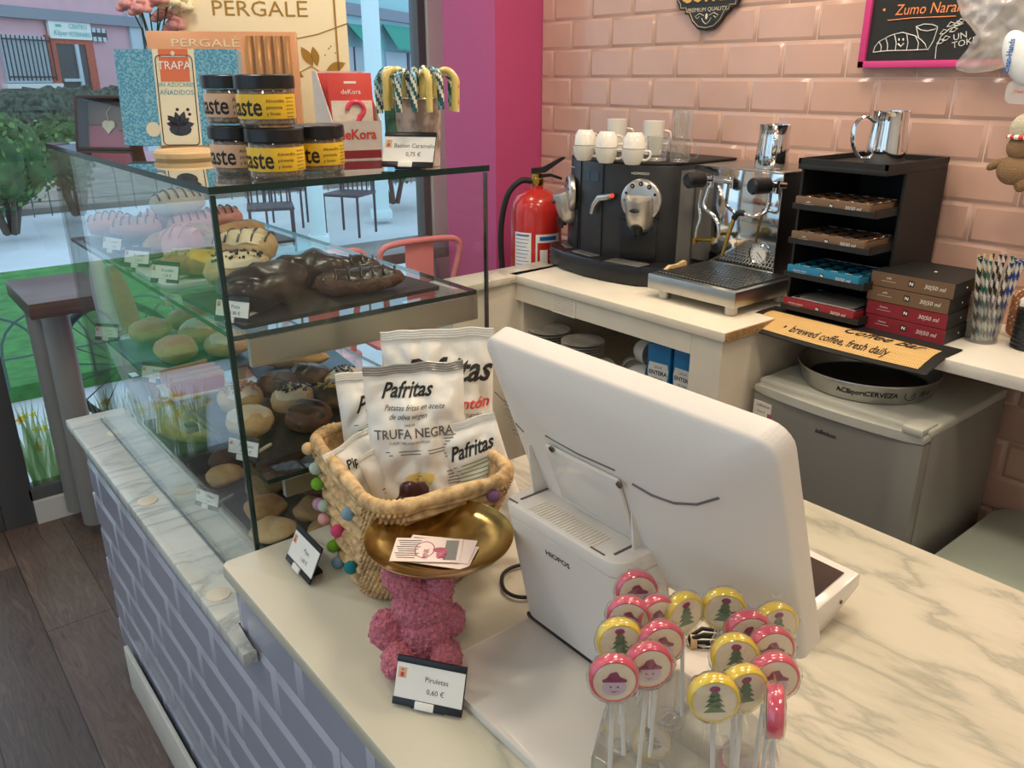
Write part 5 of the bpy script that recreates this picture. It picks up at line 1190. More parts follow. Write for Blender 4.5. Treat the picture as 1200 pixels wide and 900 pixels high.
b = B(); q = [PX(x, y, 1.815) for x, y in ((712, 231), (702, 232), (696, 240), (693, 250))]; b.tube([V((1.835, q[0].y, q[0].z))]+q, [.009,.010,.010,.008,.006], 14); b.build('hot_water_spout', 'silver_plastic', **W)
p = PX(719, 229, 1.829); b = B(); b.lathe([(.009,0),(.009,.003)], (0,0,0), 20, m=T(1.829, p.y, p.z) @ M.Rotation(-pi/2, 4, 'Y')); b.build('power_button', 'black_plastic', **W)
b = B(); b.tube([(1.8245, p.y+.005*cos(k*pi/8), p.z+.005*sin(k*pi/8)) for k in range(16)], .0009, 5, closed=True); b.box((1.8245, p.y, p.z+.001), (.001, .0015, .005)); b.build('power_light', 'led_red', **W)
b = B(); p = PX(759, 202, 1.843); b.text('NESPRESSO', .010, basis((1.8590, 1.682, ZC+.325), V((.45,-.9,0)).normalized(), (0,0,1), V((-.9,-.45,0)).normalized()), sx=1.1); p = PX(674, 193, 1.84); b.text('Nespresso', .007, basis((1.8425, 1.957, ZC+.325), V((-.32,-1,0)).normalized(), (0,0,1), V((-1,.32,0)).normalized())); b.build('lettering', 'white_ink', **W)
# espresso machine
em = thing('espresso_machine', 'chrome espresso machine with steam wands and pressure gauge on a wide drip tray', 'espresso machine', (2.0, 1.40, ZC))
W = dict(parent=em, world=True)
fx, y0, y1 = 2.012, 1.295, 1.590
b = B(); b.box(((fx+2.225)/2, (y0+y1)/2, ZC+.20), (2.225-fx, y1-y0-.004, .290), bev=.003); b.build('body', 'black_plastic', **W)
b = B(); b.box((fx-.002, (y0+y1)/2, ZC+.2055), (.004, y1-y0, .279), bev=.001); b.build('front_plate', 'chrome', **W)
b = B(); b.box(((fx+2.225)/2, (y0+y1)/2, ZC+.3475), (2.225-fx+.006, y1-y0+.002, .005), bev=.002); b.build('top_plate', 'brushed_steel', **W)
b = B(); b.box((fx-.0043, 1.425, ZC+.2), (.0006, .001, .27)); b.build('plate_seam', 'dark_steel', **W)
tx0, tx1, ty0, ty1 = 1.742, 2.010, 1.225, 1.502
ty1 = 1.525
b = B(); b.prism([(tx0,ty0),(tx1,ty0),(tx1,ty1),(tx0,ty1)], ZC+.026, ZC+.070, bev=.003); b.build('drip_tray', 'brushed_steel', **W)
b = B(); b.box(((tx0+tx1)/2+.006, (ty0+ty1)/2, ZC+.0705), (tx1-tx0-.03, ty1-ty0-.03, .001)); b.build('tray_well', 'black_matte', **W)
b = B(); n_ = 22
for k in range(n_): b.box(((tx0+tx1)/2+.006, ty0+.022+(ty1-ty0-.044)*k/(n_-1), ZC+.0735), (tx1-tx0-.036, .0032, .003))
for k in range(10): b.box((tx0+.03+(tx1-tx0-.05)*k/9, (ty0+ty1)/2, ZC+.0735), (.0032, ty1-ty0-.036, .003))
b.build('drip_grate', 'brushed_steel', **W)
for x, y in ((tx0+.03, ty0+.03), (tx0+.03, ty1-.04), (tx1-.02, ty0+.03), (tx1-.02, ty1-.04)):
    b = B(); b.lathe([(.016,0),(.018,.002),(.018,.024),(.016,.026)], (x, y, ZC), 24); b.build('foot', 'brushed_steel', **W)
gp = PX(890, 297, fx-.006)
m = T(fx-.004, gp.y, gp.z) @ M.Rotation(-pi/2, 4, 'Y')
b = B(); b.lathe([(.028,0),(.0305,.002),(.0305,.010),(.0275,.012),(.026,.010)], (0,0,0), 40, m=m, cap=False); b.build('gauge_ring', 'chrome', **W)
b = B(); b.lathe([(.027,.0),(.027,.008)], (0,0,0), 36, m=m); gd = b.build('gauge_dial', 'white_card', **W); W3 = dict(parent=gd, world=True)
b = B()
for k in range(11): a = R(-135+27*k); b.box((0, .0215, .0085), (.0012, .005, .0006), M.Rotation(a, 4, 'Z'))
for v in b.bm.verts: v.co = m @ v.co
n0 = len(b.bm.verts); b.box((0,.006,.009), (.0016,.024,.0008), m @ M.Rotation(R(140), 4, 'Z')); b.text('bar', .006, basis((fx-.0135, gp.y, gp.z-.011), (0,-1,0), (0,0,1), (-1,0,0))); b.build('gauge_needle', 'ink', **W3)
def PXs(lst, X): return [PX(x, y, X+dx) for x, y, dx in lst]
# steam knobs
for kx, ky, kX in ((815, 211, 1.915), (891, 218, 1.925)):
    c = PX(kx, ky, kX); d = (-_R*.93+V((-.25,-.25,0))).normalized()
    b = B(); b.cyl(c-d*.030, c-d*.024, .017, .0215, seg=24); b.cyl(c-d*.024, c+d*.024, .0215, .0225, seg=12); b.cyl(c+d*.024, c+d*.030, .0225, .018, seg=24); b.build('steam_knob', 'black_plastic', **W)
    q_ = c-d*.052; b = B(); b.cyl(c-d*.030, q_, .010, seg=14); b.cyl(q_, V((fx, q_.y, q_.z-.004)), .010, seg=14); b.cyl(q_+V((0,0,.012)), q_-V((0,0,.022)), .009, seg=14); b.build('valve', 'chrome', **W)
b = B(); P_ = PXs([(833,212,-.045),(828,228,-.05),(825,242,-.055),(835,252,-.055),(841,262,-.055),(842,276,-.055),(838,284,-.055)], fx); b.tube(smoothp(P_), .0055, 10); b.build('steam_wand', 'chrome', **W)
b = B(); P_ = PXs([(822,222,-.04),(819,240,-.04),(820,256,-.045),(816,270,-.05),(814,284,-.05)], fx); b.tube(smoothp(P_), .0048, 10); b.build('water_wand', 'chrome', **W)
b = B(); p_ = PXs([(814,281,-.05),(836,281,-.055)], fx); b.cyl(p_[0], p_[1], .006, seg=12); b.cyl(p_[0]+V((0,0,.008)), p_[0]-V((0,0,.010)), .0085, seg=14); b.cyl(p_[1]+V((0,0,.007)), p_[1]-V((0,0,.012)), .0075, seg=14); b.build('wand_fitting', 'brass', **W)
b = B(); P_ = PXs([(903,222,-.035),(901,238,-.045),(896,249,-.055),(884,253,-.075),(870,250,-.085)], fx); b.tube(smoothp(P_), .0055, 10); b.build('steam_wand', 'chrome', **W)
b = B(); P_ = PXs([(872,250,-.085),(865,250,-.09),(860,256,-.09)], fx); b.tube(smoothp(P_), .0085, 12); b.build('wand_grip', 'black_rubber', **W)
b = B(); P_ = PXs([(861,254,-.09),(853,277,-.095),(846,300,-.10)], fx); b.tube(P_, [.006,.006,.0045], 12); b.build('wand_tip', 'brass', **W)
b = B(); c = V((1.80, 1.520, ZC+.073)); b.prism([(0,0),(.02,.010),(.05,.008),(.085,.016),(.09,.010),(.09,0)], 0, .012, T(*c) @ M.Rotation(pi/2, 4, 'X')); o = b.build('wooden_spatula', 'pale_wood'); tag(o, 'pale wooden spatula lying at the left edge of the drip tray', 'spatula')
# pitchers
def pitcher(lb, loc, rot, h, r):
    t = thing('milk_pitcher', lb, 'pitcher', loc, rot)
    b = B(); b.lathe([(r*.98,0),(r*1.02,.004),(r*1.0,h*.35),(r*.90,h*.75),(r*.93,h*.98),(r*.95,h),(r*.92,h),(r*.88,h*.75),(r*.97,h*.35),(r*.95,.006)], (0,0,0), 40, cap=False); b.lathe([(r*.97,.001),(r*.97,.005)], (0,0,0), 40)
    for v in b.bm.verts:
        if v.co.z > h*.8 and v.co.x > 0: v.co.x *= 1+.22*((v.co.z/h-.8)/.2)*max(0, 1-abs(v.co.y)/(r*.6))
    b.build('jug', 'chrome', t)
    b = B(); b.tube(smoothp([V(p) for p in ((-r*.92,0,h*.80),(-r*1.5,0,h*.90),(-r*2.0,0,h*.75),(-r*2.0,0,h*.40),(-r*1.5,0,h*.12),(-r*1.0,0,h*.10))]), .004, 8)
    for v in b.bm.verts: v.co.y *= 1.7
    b.build('handle', 'chrome', t); return t
p = PX(903, 201, 2.08); pitcher('small steel milk pitcher standing on the espresso machine', (2.08, p.y, ZC+.351), VF+R(75), .118, .046)
# cups on the capsule machine
def cup_tpl(scale=1):
    t = thing('espresso_cup', 'x', 'cup', (0,0,0)); s_ = scale
    b = B(); b.lathe([(.017*s_,0),(.021*s_,.001),(.0305*s_,.016*s_),(.033*s_,.044*s_),(.0315*s_,.044*s_),(.028*s_,.018*s_),(.015*s_,.006)], (0,0,0), 32, cap=False); b.lathe([(.016*s_,.001),(.016*s_,.006)], (0,0,0), 32); b.build('bowl', 'white_ceramic', t)
    b = B(); b.tube(smoothp([V(p)*s_ for p in ((.031,0,.038),(.048,0,.038),(.051,0,.026),(.042,0,.015),(.029,0,.014))]), .0035*s_, 8); b.build('handle', 'white_ceramic', t); return t
ZM = ZC+.359
c0 = cup_tpl(1.0); 
cups = [(684,188,0,'espresso cup in the bottom row, farthest left on the coffee machine'),(710,191,0,'espresso cup in the bottom row, second from the left'),(741,193,0,'espresso cup in the bottom row, third from the left'),
        (684,188,1,'upturned espresso cup on top of the far left one'),(709,191,1,'upturned espresso cup on top of the second one'),(741,193,1,'upturned espresso cup on top of the third one')]
first = True
for px, py, up, lb in cups:
    p = PZ(px, py, ZM)
    o = c0 if first else dup(c0, p, 0); first = False
    o['label'] = 'white '+lb; o['group'] = 'white espresso cups on the coffee machine'
    if up: o.location = (p.x+.004, p.y, ZM+.0455+.0440); o.rotation_euler = (pi, 0, VF+R(5+(px % 7)*6)); 
    else: o.location = (p.x, p.y, ZM); o.rotation_euler = (0, 0, VF+R(-25))
for px, py, lb, sc in ((722,186,'white tall cup standing behind the second stack of cups',1),(765,187,'white tall cup behind the glasses on the coffee machine',1)):
    p = PZ(px, py, ZM); p = V((2.06, PX(px, py-15, 2.06).y, ZM)); 
    t = thing('tall_cup', lb, 'cup', p, VF)
    b = B(); b.lathe([(.026,0),(.029,.002),(.033,.08),(.035,.105),(.0335,.105),(.031,.08),(.025,.008)], (0,0,0), 32, cap=False); b.lathe([(.026,.001),(.026,.008)], (0,0,0), 32); b.build('cup_body', 'white_ceramic', t)
    b = B(); b.tube(smoothp([V(q) for q in ((.033,0,.075),(.052,0,.070),(.055,0,.05),(.045,0,.035),(.03,0,.035))]), .004, 8); b.build('handle', 'white_ceramic', t)
def glass_cup(lb, px, X, h, r, dz=0, handle=True):
    p = PX(px, 190, X); t = thing('glass_cup', lb, 'glass', (X, p.y, ZM+dz), VF, 'clear glasses on the coffee machine')
    b = B(); b.lathe([(r*.8,0),(r*.85,.002),(r,h),(r*.95,h),(r*.8,.006)], (0,0,0), 32, cap=False); b.lathe([(r*.82,.0),(r*.82,.006)], (0,0,0), 32); b.build('glass_body', 'thin_glass', t)
    b = B(); b.tube([(r*.99*cos(k*pi/16), r*.99*sin(k*pi/16), h) for k in range(32)], .0011, 6, closed=True); b.build('rim', 'thin_glass', t)
    if handle: b = B(); b.tube(smoothp([V(q) for q in ((r*.95,0,h*.6),(r*1.6,0,h*.55),(r*1.5,0,h*.2),(r*.85,0,h*.15))]), .003, 8); b.build('handle', 'thin_glass', t)
glass_cup('clear glass cup on the coffee machine, left of the two low ones', 770, 1.93, .068, .034)
glass_cup('clear glass cup on the coffee machine, right of the two low ones', 796, 1.95, .068, .034)
glass_cup('tall clear glass stacked on the right hand glass cup', 797, 1.95, .075, .030, dz=.070, handle=False)
# fire extinguisher
fe = thing('fire_extinguisher', 'red fire extinguisher with black hose by the magenta column', 'fire extinguisher', (1.93, 2.235, .62), VF)
b = B(); b.mx = rz(-VF); b.box((0,.21,.12), (.05,.26,.03), bev=.003); b.box((0,.333,.12),(.10,.018,.16),bev=.002); b.build('wall_bracket', 'dark_steel', fe)
b = B(); H_ = .60; b.lathe([(.080,0),(.09,.012),(.093,.03),(.093,H_-.075),(.088,H_-.045),(.070,H_-.018),(.040,H_-.002),(.024,H_+.004),(.022,H_+.018)], (0,0,0), 44); b.build('cylinder', 'red_paint', fe)
b = B(); b.lathe([(.024,H_+.016),(.026,H_+.022),(.026,H_+.036),(.018,H_+.042),(.018,H_+.055)], (0,0,0), 20); b.cyl((0,-.01,H_+.03),(0,-.035,H_+.03),.008,seg=12); b.build('valve', 'brass', fe)
b = B(); b.mx = T(0,0,H_+.055); b.prism([(-.02,0),(.03,.004),(.095,.050),(.10,.058),(.085,.056),(.02,.022),(-.02,.018)], -.010, .010, M.Rotation(pi/2, 4, 'X')); b.build('lever', 'black_plastic', fe)
b = B(); b.mx = T(0,0,H_+.045); b.prism([(.01,-.005),(.05,.0),(.088,-.012),(.09,-.004),(.05,.010),(.01,.008)], -.008, .008, M.Rotation(pi/2, 4, 'X')); b.build('carry_handle', 'black_plastic', fe)
b = B(); b.tube(smoothp([V(p) for p in ((-.02,-.01,H_+.03),(-.06,-.02,H_+.03),(-.105,-.03,H_-.02),(-.128,-.03,H_-.14),(-.122,-.03,H_-.30),(-.105,-.03,H_-.42),(-.09,-.03,H_-.55))]), .0105, 10); b.build('hose', 'black_rubber', fe)
def band(b, a0, a1, z0, z1, r=.0942):
    n = 12; P = [(r*sin(a0+(a1-a0)*k/n), -r*cos(a0+(a1-a0)*k/n), z) for z in (z0, z1) for k in range(n+1)]; b.poly(P, [(k, k+1, k+n+2, k+n+1) for k in range(n)])
b = B(); band(b, -.95, -.22, H_-.30, H_-.14); fl_ = b.build('white_label', 'white_card', fe); b = B(); band(b, -.05, 1.0, H_-.175, H_-.145); band(b, -.05, .02, H_-.36, H_-.175); band(b, .12, .42, H_-.28, H_-.20); band(b, -.05, 1.0, H_-.365, H_-.36); band(b, -.15, .25, H_-.385, H_-.36) ; b.build('printed_panel', 'white_card', fe)
b = B()
for k in range(10): band(b, -.90, -.30-.05*(k % 3), H_-.165-k*.013, H_-.163-k*.013, .0946)
band(b, -.88, -.3, H_-.153, H_-.147, .0946); band(b, .1, .8, H_-.167, H_-.153, .0946); b.build('label_print', 'blue_ink', fl_)
b = B()
for k in range(8): band(b, .5, .95-.05*(k%2), H_-.20-k*.018, H_-.197-k*.018, .0946)
b.build('fine_print', 'white_card', fe)
# drawer rack for capsule boxes
rk = thing('capsule_rack', 'black tiered rack holding opened capsule boxes on the wall shelf', 'rack', (2.05, 1.08, ZC)); W = dict(parent=rk, world=True)
ry0, ry1, rxf, rxb = .957, 1.190, 1.905, 2.22
b = B(); b.prism([(rxf+.02,ry1-.006),(rxb,ry1-.006),(rxb,ry1),(rxf+.02,ry1)], ZC+.002, ZC+.375); b.build('side_panel', 'black_matte', **W)
b = B(); b.prism([(rxf+.10,ry0),(rxb,ry0),(rxb,ry0+.006),(rxf+.10,ry0+.006)], ZC+.002, ZC+.375); b.build('side_panel', 'black_matte', **W)
b = B(); b.box((rxb-.003,(ry0+ry1)/2,ZC+.19),(.006,ry1-ry0-.014,.37)); b.build('back_panel', 'black_matte', **W)
b = B(); b.box(((rxf+rxb)/2,(ry0+ry1)/2,ZC+.382),(rxb-rxf,ry1-ry0,.014),bev=.002)
for c_, d_ in ((( rxf+.003,(ry0+ry1)/2,ZC+.395),(.006,ry1-ry0,.014)),(((rxf+rxb)/2,ry0+.003,ZC+.395),(rxb-rxf,.006,.014)),(((rxf+rxb)/2,ry1-.003,ZC+.395),(rxb-rxf,.006,.014)),((rxb-.003,(ry0+ry1)/2,ZC+.395),(.006,ry1-ry0,.014))): b.box(c_, d_)
b.build('top_tray', 'black_matte', **W)
tiers = [(.293,'tan_box','foil_bronze','brown capsule box in the top tier of the rack'),(.205,'tan_box','foil_bronze','brown capsule box in the second tier of the rack'),(.117,'blue_box','foil_blue','blue capsule box in the third tier of the rack'),(.029,'red_box','grey_blister','red capsule box in the bottom tier of the rack')]
LOGO = [(0,0)]
def nlogo(b, c, u, v, n, s_):  # small square emblem with a white slanted N
    b.mi = 0; b.poly([V(c)+u*x*s_+v*y*s_ for x, y in ((-.5,-.5),(.5,-.5),(.5,.5),(-.5,.5))], [(0,1,2,3)])
    b.mi = 1; b.poly([V(c)+n*.0003+u*x*s_+v*y*s_ for x, y in ((-.32,.28),(-.1,.28),(.32,-.28),(.1,-.28))], [(0,1,2,3)]); b.poly([V(c)+n*.0003+u*x*s_+v*y*s_ for x, y in ((-.32,-.28),(-.18,-.28),(-.18,.1),(-.32,.28))], [(0,1,2,3)]); b.poly([V(c)+n*.0003+u*x*s_+v*y*s_ for x, y in ((.32,.28),(.18,.28),(.18,-.1),(.32,-.28))], [(0,1,2,3)])
for dz, m_, foil, lb in tiers:
    b = B(); z = ZC+dz-.012; b.box(((rxf+rxb)/2-.010,(ry0+ry1)/2,z-.003),(rxb-rxf-.012,ry1-ry0-.014,.005)); b.box((rxf-.012,(ry0+ry1)/2,z+.004),(.006,ry1-ry0-.012,.014)); b.box(((rxf+rxb)/2-.012,ry0+.010,z+.006),(rxb-rxf-.02,.004,.016)); b.box(((rxf+rxb)/2-.012,ry1-.010,z+.006),(rxb-rxf-.02,.004,.016)); b.build('tier_tray', 'black_matte', **W)
    t = thing('capsule_box', lb, 'box', (rxf-.014, (ry0+ry1)/2+.004, z+.001), 0, 'capsule boxes in the rack')
    w_ = ry1-ry0-.036
    b = B(); b.box((.088,0,.012),(.150,w_,.022)); b.box((.006,0,.014),(.012,w_+.002,.027),bev=.0008); b.build('carton', m_, t)
    b = B(); b.box((.088,0,.0236),(.146,w_-.004,.001)); b.build('top_film', 'black_plastic', t)
    b = B()
    for i in range(3):
        for j in range(5):
            if foil == 'grey_blister': continue
            b.sph((.035+.044*i, -w_/2+.02+(w_-.04)*j/4, .024), (.015,.015,.006), seg=14, rings=6)
    if foil == 'grey_blister': b.prism(rrect(.12, w_-.04, .018), .024, .0265, T(.088,0,0), bev=.001)
    b.build('capsules' if foil != 'grey_blister' else 'blister_tray', foil, t)
    b = B(); b.mi = 2; b.tube([(.025,-w_/2+.008,.0245),(.150,-w_/2+.008,.0245),(.150,w_/2-.008,.0245),(.025,w_/2-.008,.0245)], .0009, 4, closed=True)
    nlogo(b, (-.0004, 0, .014), V((0,-1,0)), V((0,0,1)), V((-1,0,0)), .011); b.mi = 2
    mt = lambda y, z_: basis((-.0005, y, z_), (0,-1,0), (0,0,1), (-1,0,0))
    b.text({'tan_box':'caffè','blue_box':'espresso decaf','red_box':'ristretto intenso'}[m_], .0065, mt(w_*.32, .016)); b.text('30|50 ml', .012, mt(-w_*.29, .013), shear=.2)
    for k_ in range(1): b.box((-.0003, w_*.32, .010), (.0003, .03, .0006))
    b.build('print', ['black_matte', 'white_ink', 'white_ink'], t)
p = PX(1035, 190, 2.08); pitcher('larger steel milk pitcher with its handle to the left, on top of the black rack', (2.075, 1.055, ZC+.3895), VF+R(10), .125, .047)
# stack of capsule boxes
tp_ = None
for k, (m_, lb) in enumerate((('red_box','red capsule box at the bottom of the stack of four'),('red_box','red capsule box second from the bottom of the stack'),('tan_box','brown capsule box second from the top of the stack'),('tan_box','brown capsule box on top of the stack of four'))):
    t = thing('capsule_box', lb, 'box', (1.94+.002*(k%2), .874+.002*(k%3-1), ZC+.001+.0365*k), R(-1+k*.7), 'stacked capsule boxes on the wall shelf')
    b = B(); b.mi = 0; b.box((.100,0,.018),(.20,.198,.0355)); b.mi = 1; b.box((-.0004,0,.018),(.0012,.198,.035)); b.build('carton', ['black_matte', m_], t)
    b = B(); nlogo(b, (-.0014, 0, .019), V((0,-1,0)), V((0,0,1)), V((-1,0,0)), .014); b.mi = 2; mt = lambda y, z_: basis((-.0015, y, z_), (0,-1,0), (0,0,1), (-1,0,0))
    b.text('intenso' if m_ == 'red_box' else 'caffè', .007, mt(.055, .023)); b.box((-.0012, .055, .015), (.0003, .035, .0006)); b.text('30|50 ml', .014, mt(-.055, .018), shear=.2)
    b.sph((.07, -.0995, .018), (.0022,.0008,.0022), seg=8, rings=5)
    if k == 3: b.sph((.10, -.01, .0357), (.006,.004,.0006), seg=8, rings=5)
    b.build('print', ['black_matte', 'white_ink', 'white_ink'], t)
# mat
b = B(); cdn = [(.0,.0)]
t = thing('bar_mat', 'tan and black bar mat reading brewed coffee, fresh daily, hanging over the shelf edge', 'mat', (1.85, 1.02, ZC+.0005))
W = dict(parent=t, world=True)
def matpt(u, v, o=0):   # u along -Y, v from shelf back (0) to drooping front (1)
    x = 1.935-.175*v; z = ZC+.003-(.050*max(0, v-.40)**1.5+.0) ; y = 1.225-.50*u; z -= .010*max(0,v-.4)*sin(u*pi)
    return V((x+.03*u*0, y, z+o))
b = B(); b.grid(lambda u, v: matpt(u, v), 30, 14); b.grid(lambda u, v: matpt(u, v, -.0025), 30, 14); b.build('mat_border', 'black_rubber', **W)
b = B(); b.grid(lambda u, v: matpt(.05+.90*u, .30+.62*v, .0012), 30, 12); b.build('mat_field', 'mat_weave', **W)
b = B(); n0 = 0
b.text('•  brewed coffee, fresh daily', .0235, T(0, 0, 0), off=.0003)
for v in b.bm.verts:
    u = .5+v.co.x/.50*1.05; vv = .74-v.co.y*1.7/.155; q = matpt(u, vv, .0022); v.co = q
n0 = len(b.bm.verts); b.text('Coffee Bar', .045, T(0,0,0), shear=.4, off=.0006); b.bm.verts.ensure_lookup_table()
for v in b.bm.verts[n0:]:
    u = .68+v.co.x/.50; vv = .40-v.co.y/.155; v.co = matpt(u, vv, .0022)
b.build('mat_lettering', 'ink', **W)
# straws in a glass
p = V((2.05, .735, ZC)); t = thing('straw_glass', 'clear glass full of striped paper straws on the wall shelf', 'glass', p)
b = B(); b.lathe([(.034,0),(.036,.002),(.040,.115),(.0375,.115),(.034,.006)], (0,0,0), 36, cap=False); b.lathe([(.034,0),(.034,.006)], (0,0,0), 36); b.build('glass_body', 'thin_glass', t)
def straw(pat, mats):
    b = B(); PATK[0] = 1; b.tube([(0,0,.0045*k) for k in range(45)], .0036, 8, cap=False, pat=pat); b.tube([(0,0,.0045*k) for k in range(45)], .0031, 8, cap=False, pat=[0]); return b.build('paper_straw', mats)
mat('navy', (.02,.05,.25), .5); mat('straw_green', (.02,.12,.08), .5)
sts = [straw([0,0,0,0,1,1,1,1], ['stick_white', 'ink']), straw([0,0,0,0,1,1,1,1], ['stick_white', 'navy']) , straw([0,0,0,0,1,1,1,1], ['stick_white', 'candy_yellow']), straw([0,0,0,0,1,1,1,1], ['stick_white', 'straw_green'])]
rnd = random.Random(9); usedst = set(); names = ['black and white', 'navy and white', 'yellow and white', 'green and white']
for k in range(24):
    i = [0,3,1,2,0,3,0,1][k % 8]; src = sts[i]; o = src if i not in usedst else src.copy()
    if i in usedst: COL.objects.link(o)
    usedst.add(i); a = k*2.4; r0 = .024*math.sqrt((k+.5)/24)*.9; r1 = .013+.021*math.sqrt((k+.5)/24)
    lean = V((cos(a)*(r1-r0)*2.2-.008, sin(a)*(r1-r0)*2.2-.008, .2)).normalized()
    o.location = p+V((cos(a)*r0, sin(a)*r0, .007)); o.rotation_euler = V((0,0,1)).rotation_difference(lean).to_euler()
    tag(o, names[i]+' striped paper straw '+['near the front of','deep in the middle of','leaning to the right in','at the back of'][k//6 % 4]+' the glass', 'straw', 'striped paper straws in the glass')
# black lid stack and card
t = thing('cup_lid_stack', 'stack of black ribbed cup lids at the right end of the shelf', 'lids', (1.945, .640, ZC))
p = PZ(1206, 408, ZC); t.location = (p.x, p.y, ZC)
b = B(); prf = []
for k in range(9): prf += [(.040, .0105*k), (.0415, .0105*k+.002), (.0415, .0105*k+.006), (.0395, .0105*k+.009)]
b.lathe(prf, (0,0,0), 40); b.build('lids', 'black_plastic', t)
b = B(); b.box((0,.015,.108),(.05,.036,.02),bev=.003); tag_o = b.build('white_packet', 'paper'); tag_o.location = t.location; tag(tag_o, 'small white paper packet on top of the black lid stack', 'packet')
b = B(); b.prism(rrect(.055, .12, .024), 0, .012, M.Rotation(pi/2, 4, 'X')); o = b.build('spotted_box', 'polka'); p = PZ(1183, 397, ZC); o.location = (p.x+.03, p.y+.0, ZC+.06); o.rotation_euler = (0,0,VF); tag(o, 'tan spotted rounded carton behind the black lid stack', 'box')
# fridge
fr = thing('mini_fridge', 'grey small fridge under the wall shelf, door facing the till', 'fridge', (1.98, .925, 0)); W = dict(parent=fr, world=True)
fy0, fy1, fxf, fxb, fz = .700, 1.150, 1.750, 2.200, .85
b = B(); b.box(((fxf+.05+fxb)/2, (fy0+fy1)/2, fz/2+.01), (fxb-fxf-.05, fy1-fy0, fz-.02-.026), bev=.006); b.build('cabinet', 'fridge_grey', **W)
b = B(); b.box(((fxf+.03+fxb)/2, (fy0+fy1)/2, fz-.013), (fxb-fxf-.03, fy1-fy0+.002, .026), bev=.008, seg=3); b.build('top_panel', 'fridge_top', **W)
b = B(); b.prism([(fxf+.045,fy0+.002)]+[(fxf+.012-.014*sin(pi*k/12), fy0+.002+(fy1-fy0-.004)*k/12) for k in range(13)]+[(fxf+.045,fy1-.002)], .04, fz-.035, bev=.005); b.build('door', 'fridge_grey', **W)
b = B(); b.prism([(fxf+.045,fy0+.001)]+[(fxf+.010-.020*sin(pi*k/12), fy0+.001+(fy1-fy0-.002)*k/12) for k in range(13)]+[(fxf+.045,fy1-.001)], fz-.034, fz-.012, bev=.006); dt = b.build('door_top_grip', 'fridge_top', **W)
b = B(); b.prism([(fxf+.0,fy0+.004),(fxf+.075,fy0+.004),(fxf+.075,fy0+.035),(fxf+.045,fy0+.06),(fxf+.0,fy0+.05)], fz-.012, fz+.006, bev=.004); b.build('hinge_cover', 'fridge_top', **W)
p = PX(967, 508, fxf-.003); q = PX(900, 478, fxf)
b = B(); b.text('infiniton', .017, basis((fxf-.0035, p.y, p.z), (0,-1,0), (0,0,1), (-1,0,0)), shear=.2, off=.0003); b.build('lettering', 'ink', **W)
b = B(); b.box((fxf+.008, 1.113, .740), (.003, .062, .11)); lb_ = b.build('energy_label', 'paper', **W)
b = B(); b.mi = 0; b.text('infiniton', .012, basis((fxf+.006, 1.113, .785), (0,-1,0), (0,0,1), (-1,0,0))); b.text('Clase A', .008, basis((fxf+.006, 1.120, .768), (0,-1,0), (0,0,1), (-1,0,0))); b.text('Frigorífico', .0065, basis((fxf+.006, 1.118, .752), (0,-1,0), (0,0,1), (-1,0,0))); b.text('45 litros', .007, basis((fxf+.006, 1.120, .738), (0,-1,0), (0,0,1), (-1,0,0)))
b.mi = 1; b.box((fxf+.0062, 1.093, .745), (.0006, .014, .045)); b.mi = 0; b.box((fxf+.0062, 1.093, .705), (.0006, .014, .022)); b.build('label_print', ['ink', 'blush'], parent=lb_, world=True)
# round tray on the fridge
t = thing('round_tray', 'round steel tray with printed rim lying on the fridge', 'tray', (1.957, .950, fz+.0005), VF)
b = B(); b.lathe([(.150,.0),(.158,.004),(.170,.048),(.174,.050),(.173,.053),(.168,.050),(.155,.006),(.150,.004)], (0,0,0), 72, cap=False); b.lathe([(.151,.0),(.151,.004)], (0,0,0), 72); b.build('tray_body', 'brushed_steel', t)
b = B(); b.lathe([(.149,.0042),(.149,.0052)], (0,0,0), 64); b.build('tray_bottom_print', 'dark_steel', t)
b = B(); n0 = 0
for k, (s_, a) in enumerate((('ACE',-.74),('sport',-.54),('CERVEZA',-.20),('30 cl',.50))):
    n0 = len(b.bm.verts); b.text(s_, .018, M.Identity(4), off=.0004); b.bm.verts.ensure_lookup_table()
    for v in b.bm.verts[n0:]: an = a+v.co.x/.165; z = .027+v.co.y; r = .158+.012*(z-.004)/.044+.0012; v.co = V((r*sin(an), -r*cos(an), z))
b.tube([( (.1655)*sin(.22+.08*cos(k*pi/10)), -(.1655)*cos(.22+.08*cos(k*pi/10)), .027+.013*sin(k*pi/10)) for k in range(20)], .001, 5, closed=True); b.build('rim_print', 'ink', t)
# things in the cabinet: saucers, cups, milk
sc_t = None; SZ = .711
def saucer_tpl():
    b = B(); b.lathe([(.025,0),(.03,.001),(.05,.006),(.068,.012),(.070,.0135),(.067,.0135),(.048,.008),(.028,.0035),(.022,.0045),(.021,.0035)], (0,0,0), 40, cap=False); b.lathe([(.026,.001),(.026,.0035)], (0,0,0), 40); return b.build('saucer', 'white_ceramic')
s0 = saucer_tpl(); first = True
for si, (x, y, n) in enumerate(((1.725, 1.925, 11), (1.725, 1.765, 11))):
    for k in range(n):
        o = s0 if first else s0.copy()
        if not first: COL.objects.link(o)
        first = False; o.location = (x+.001*(k % 2), y+.001*(k % 3), SZ+.0088*k); tag(o, ('white saucer in the left hand stack' if si == 0 else 'white saucer in the right hand stack')+(' in the cabinet, topmost' if k == n-1 else ' in the cabinet, lowest' if k == 0 else ' in the open cabinet'), 'saucer', 'saucers in the '+('left' if si == 0 else 'right')+' stack')
c1 = cup_tpl(1.25); firstc = True
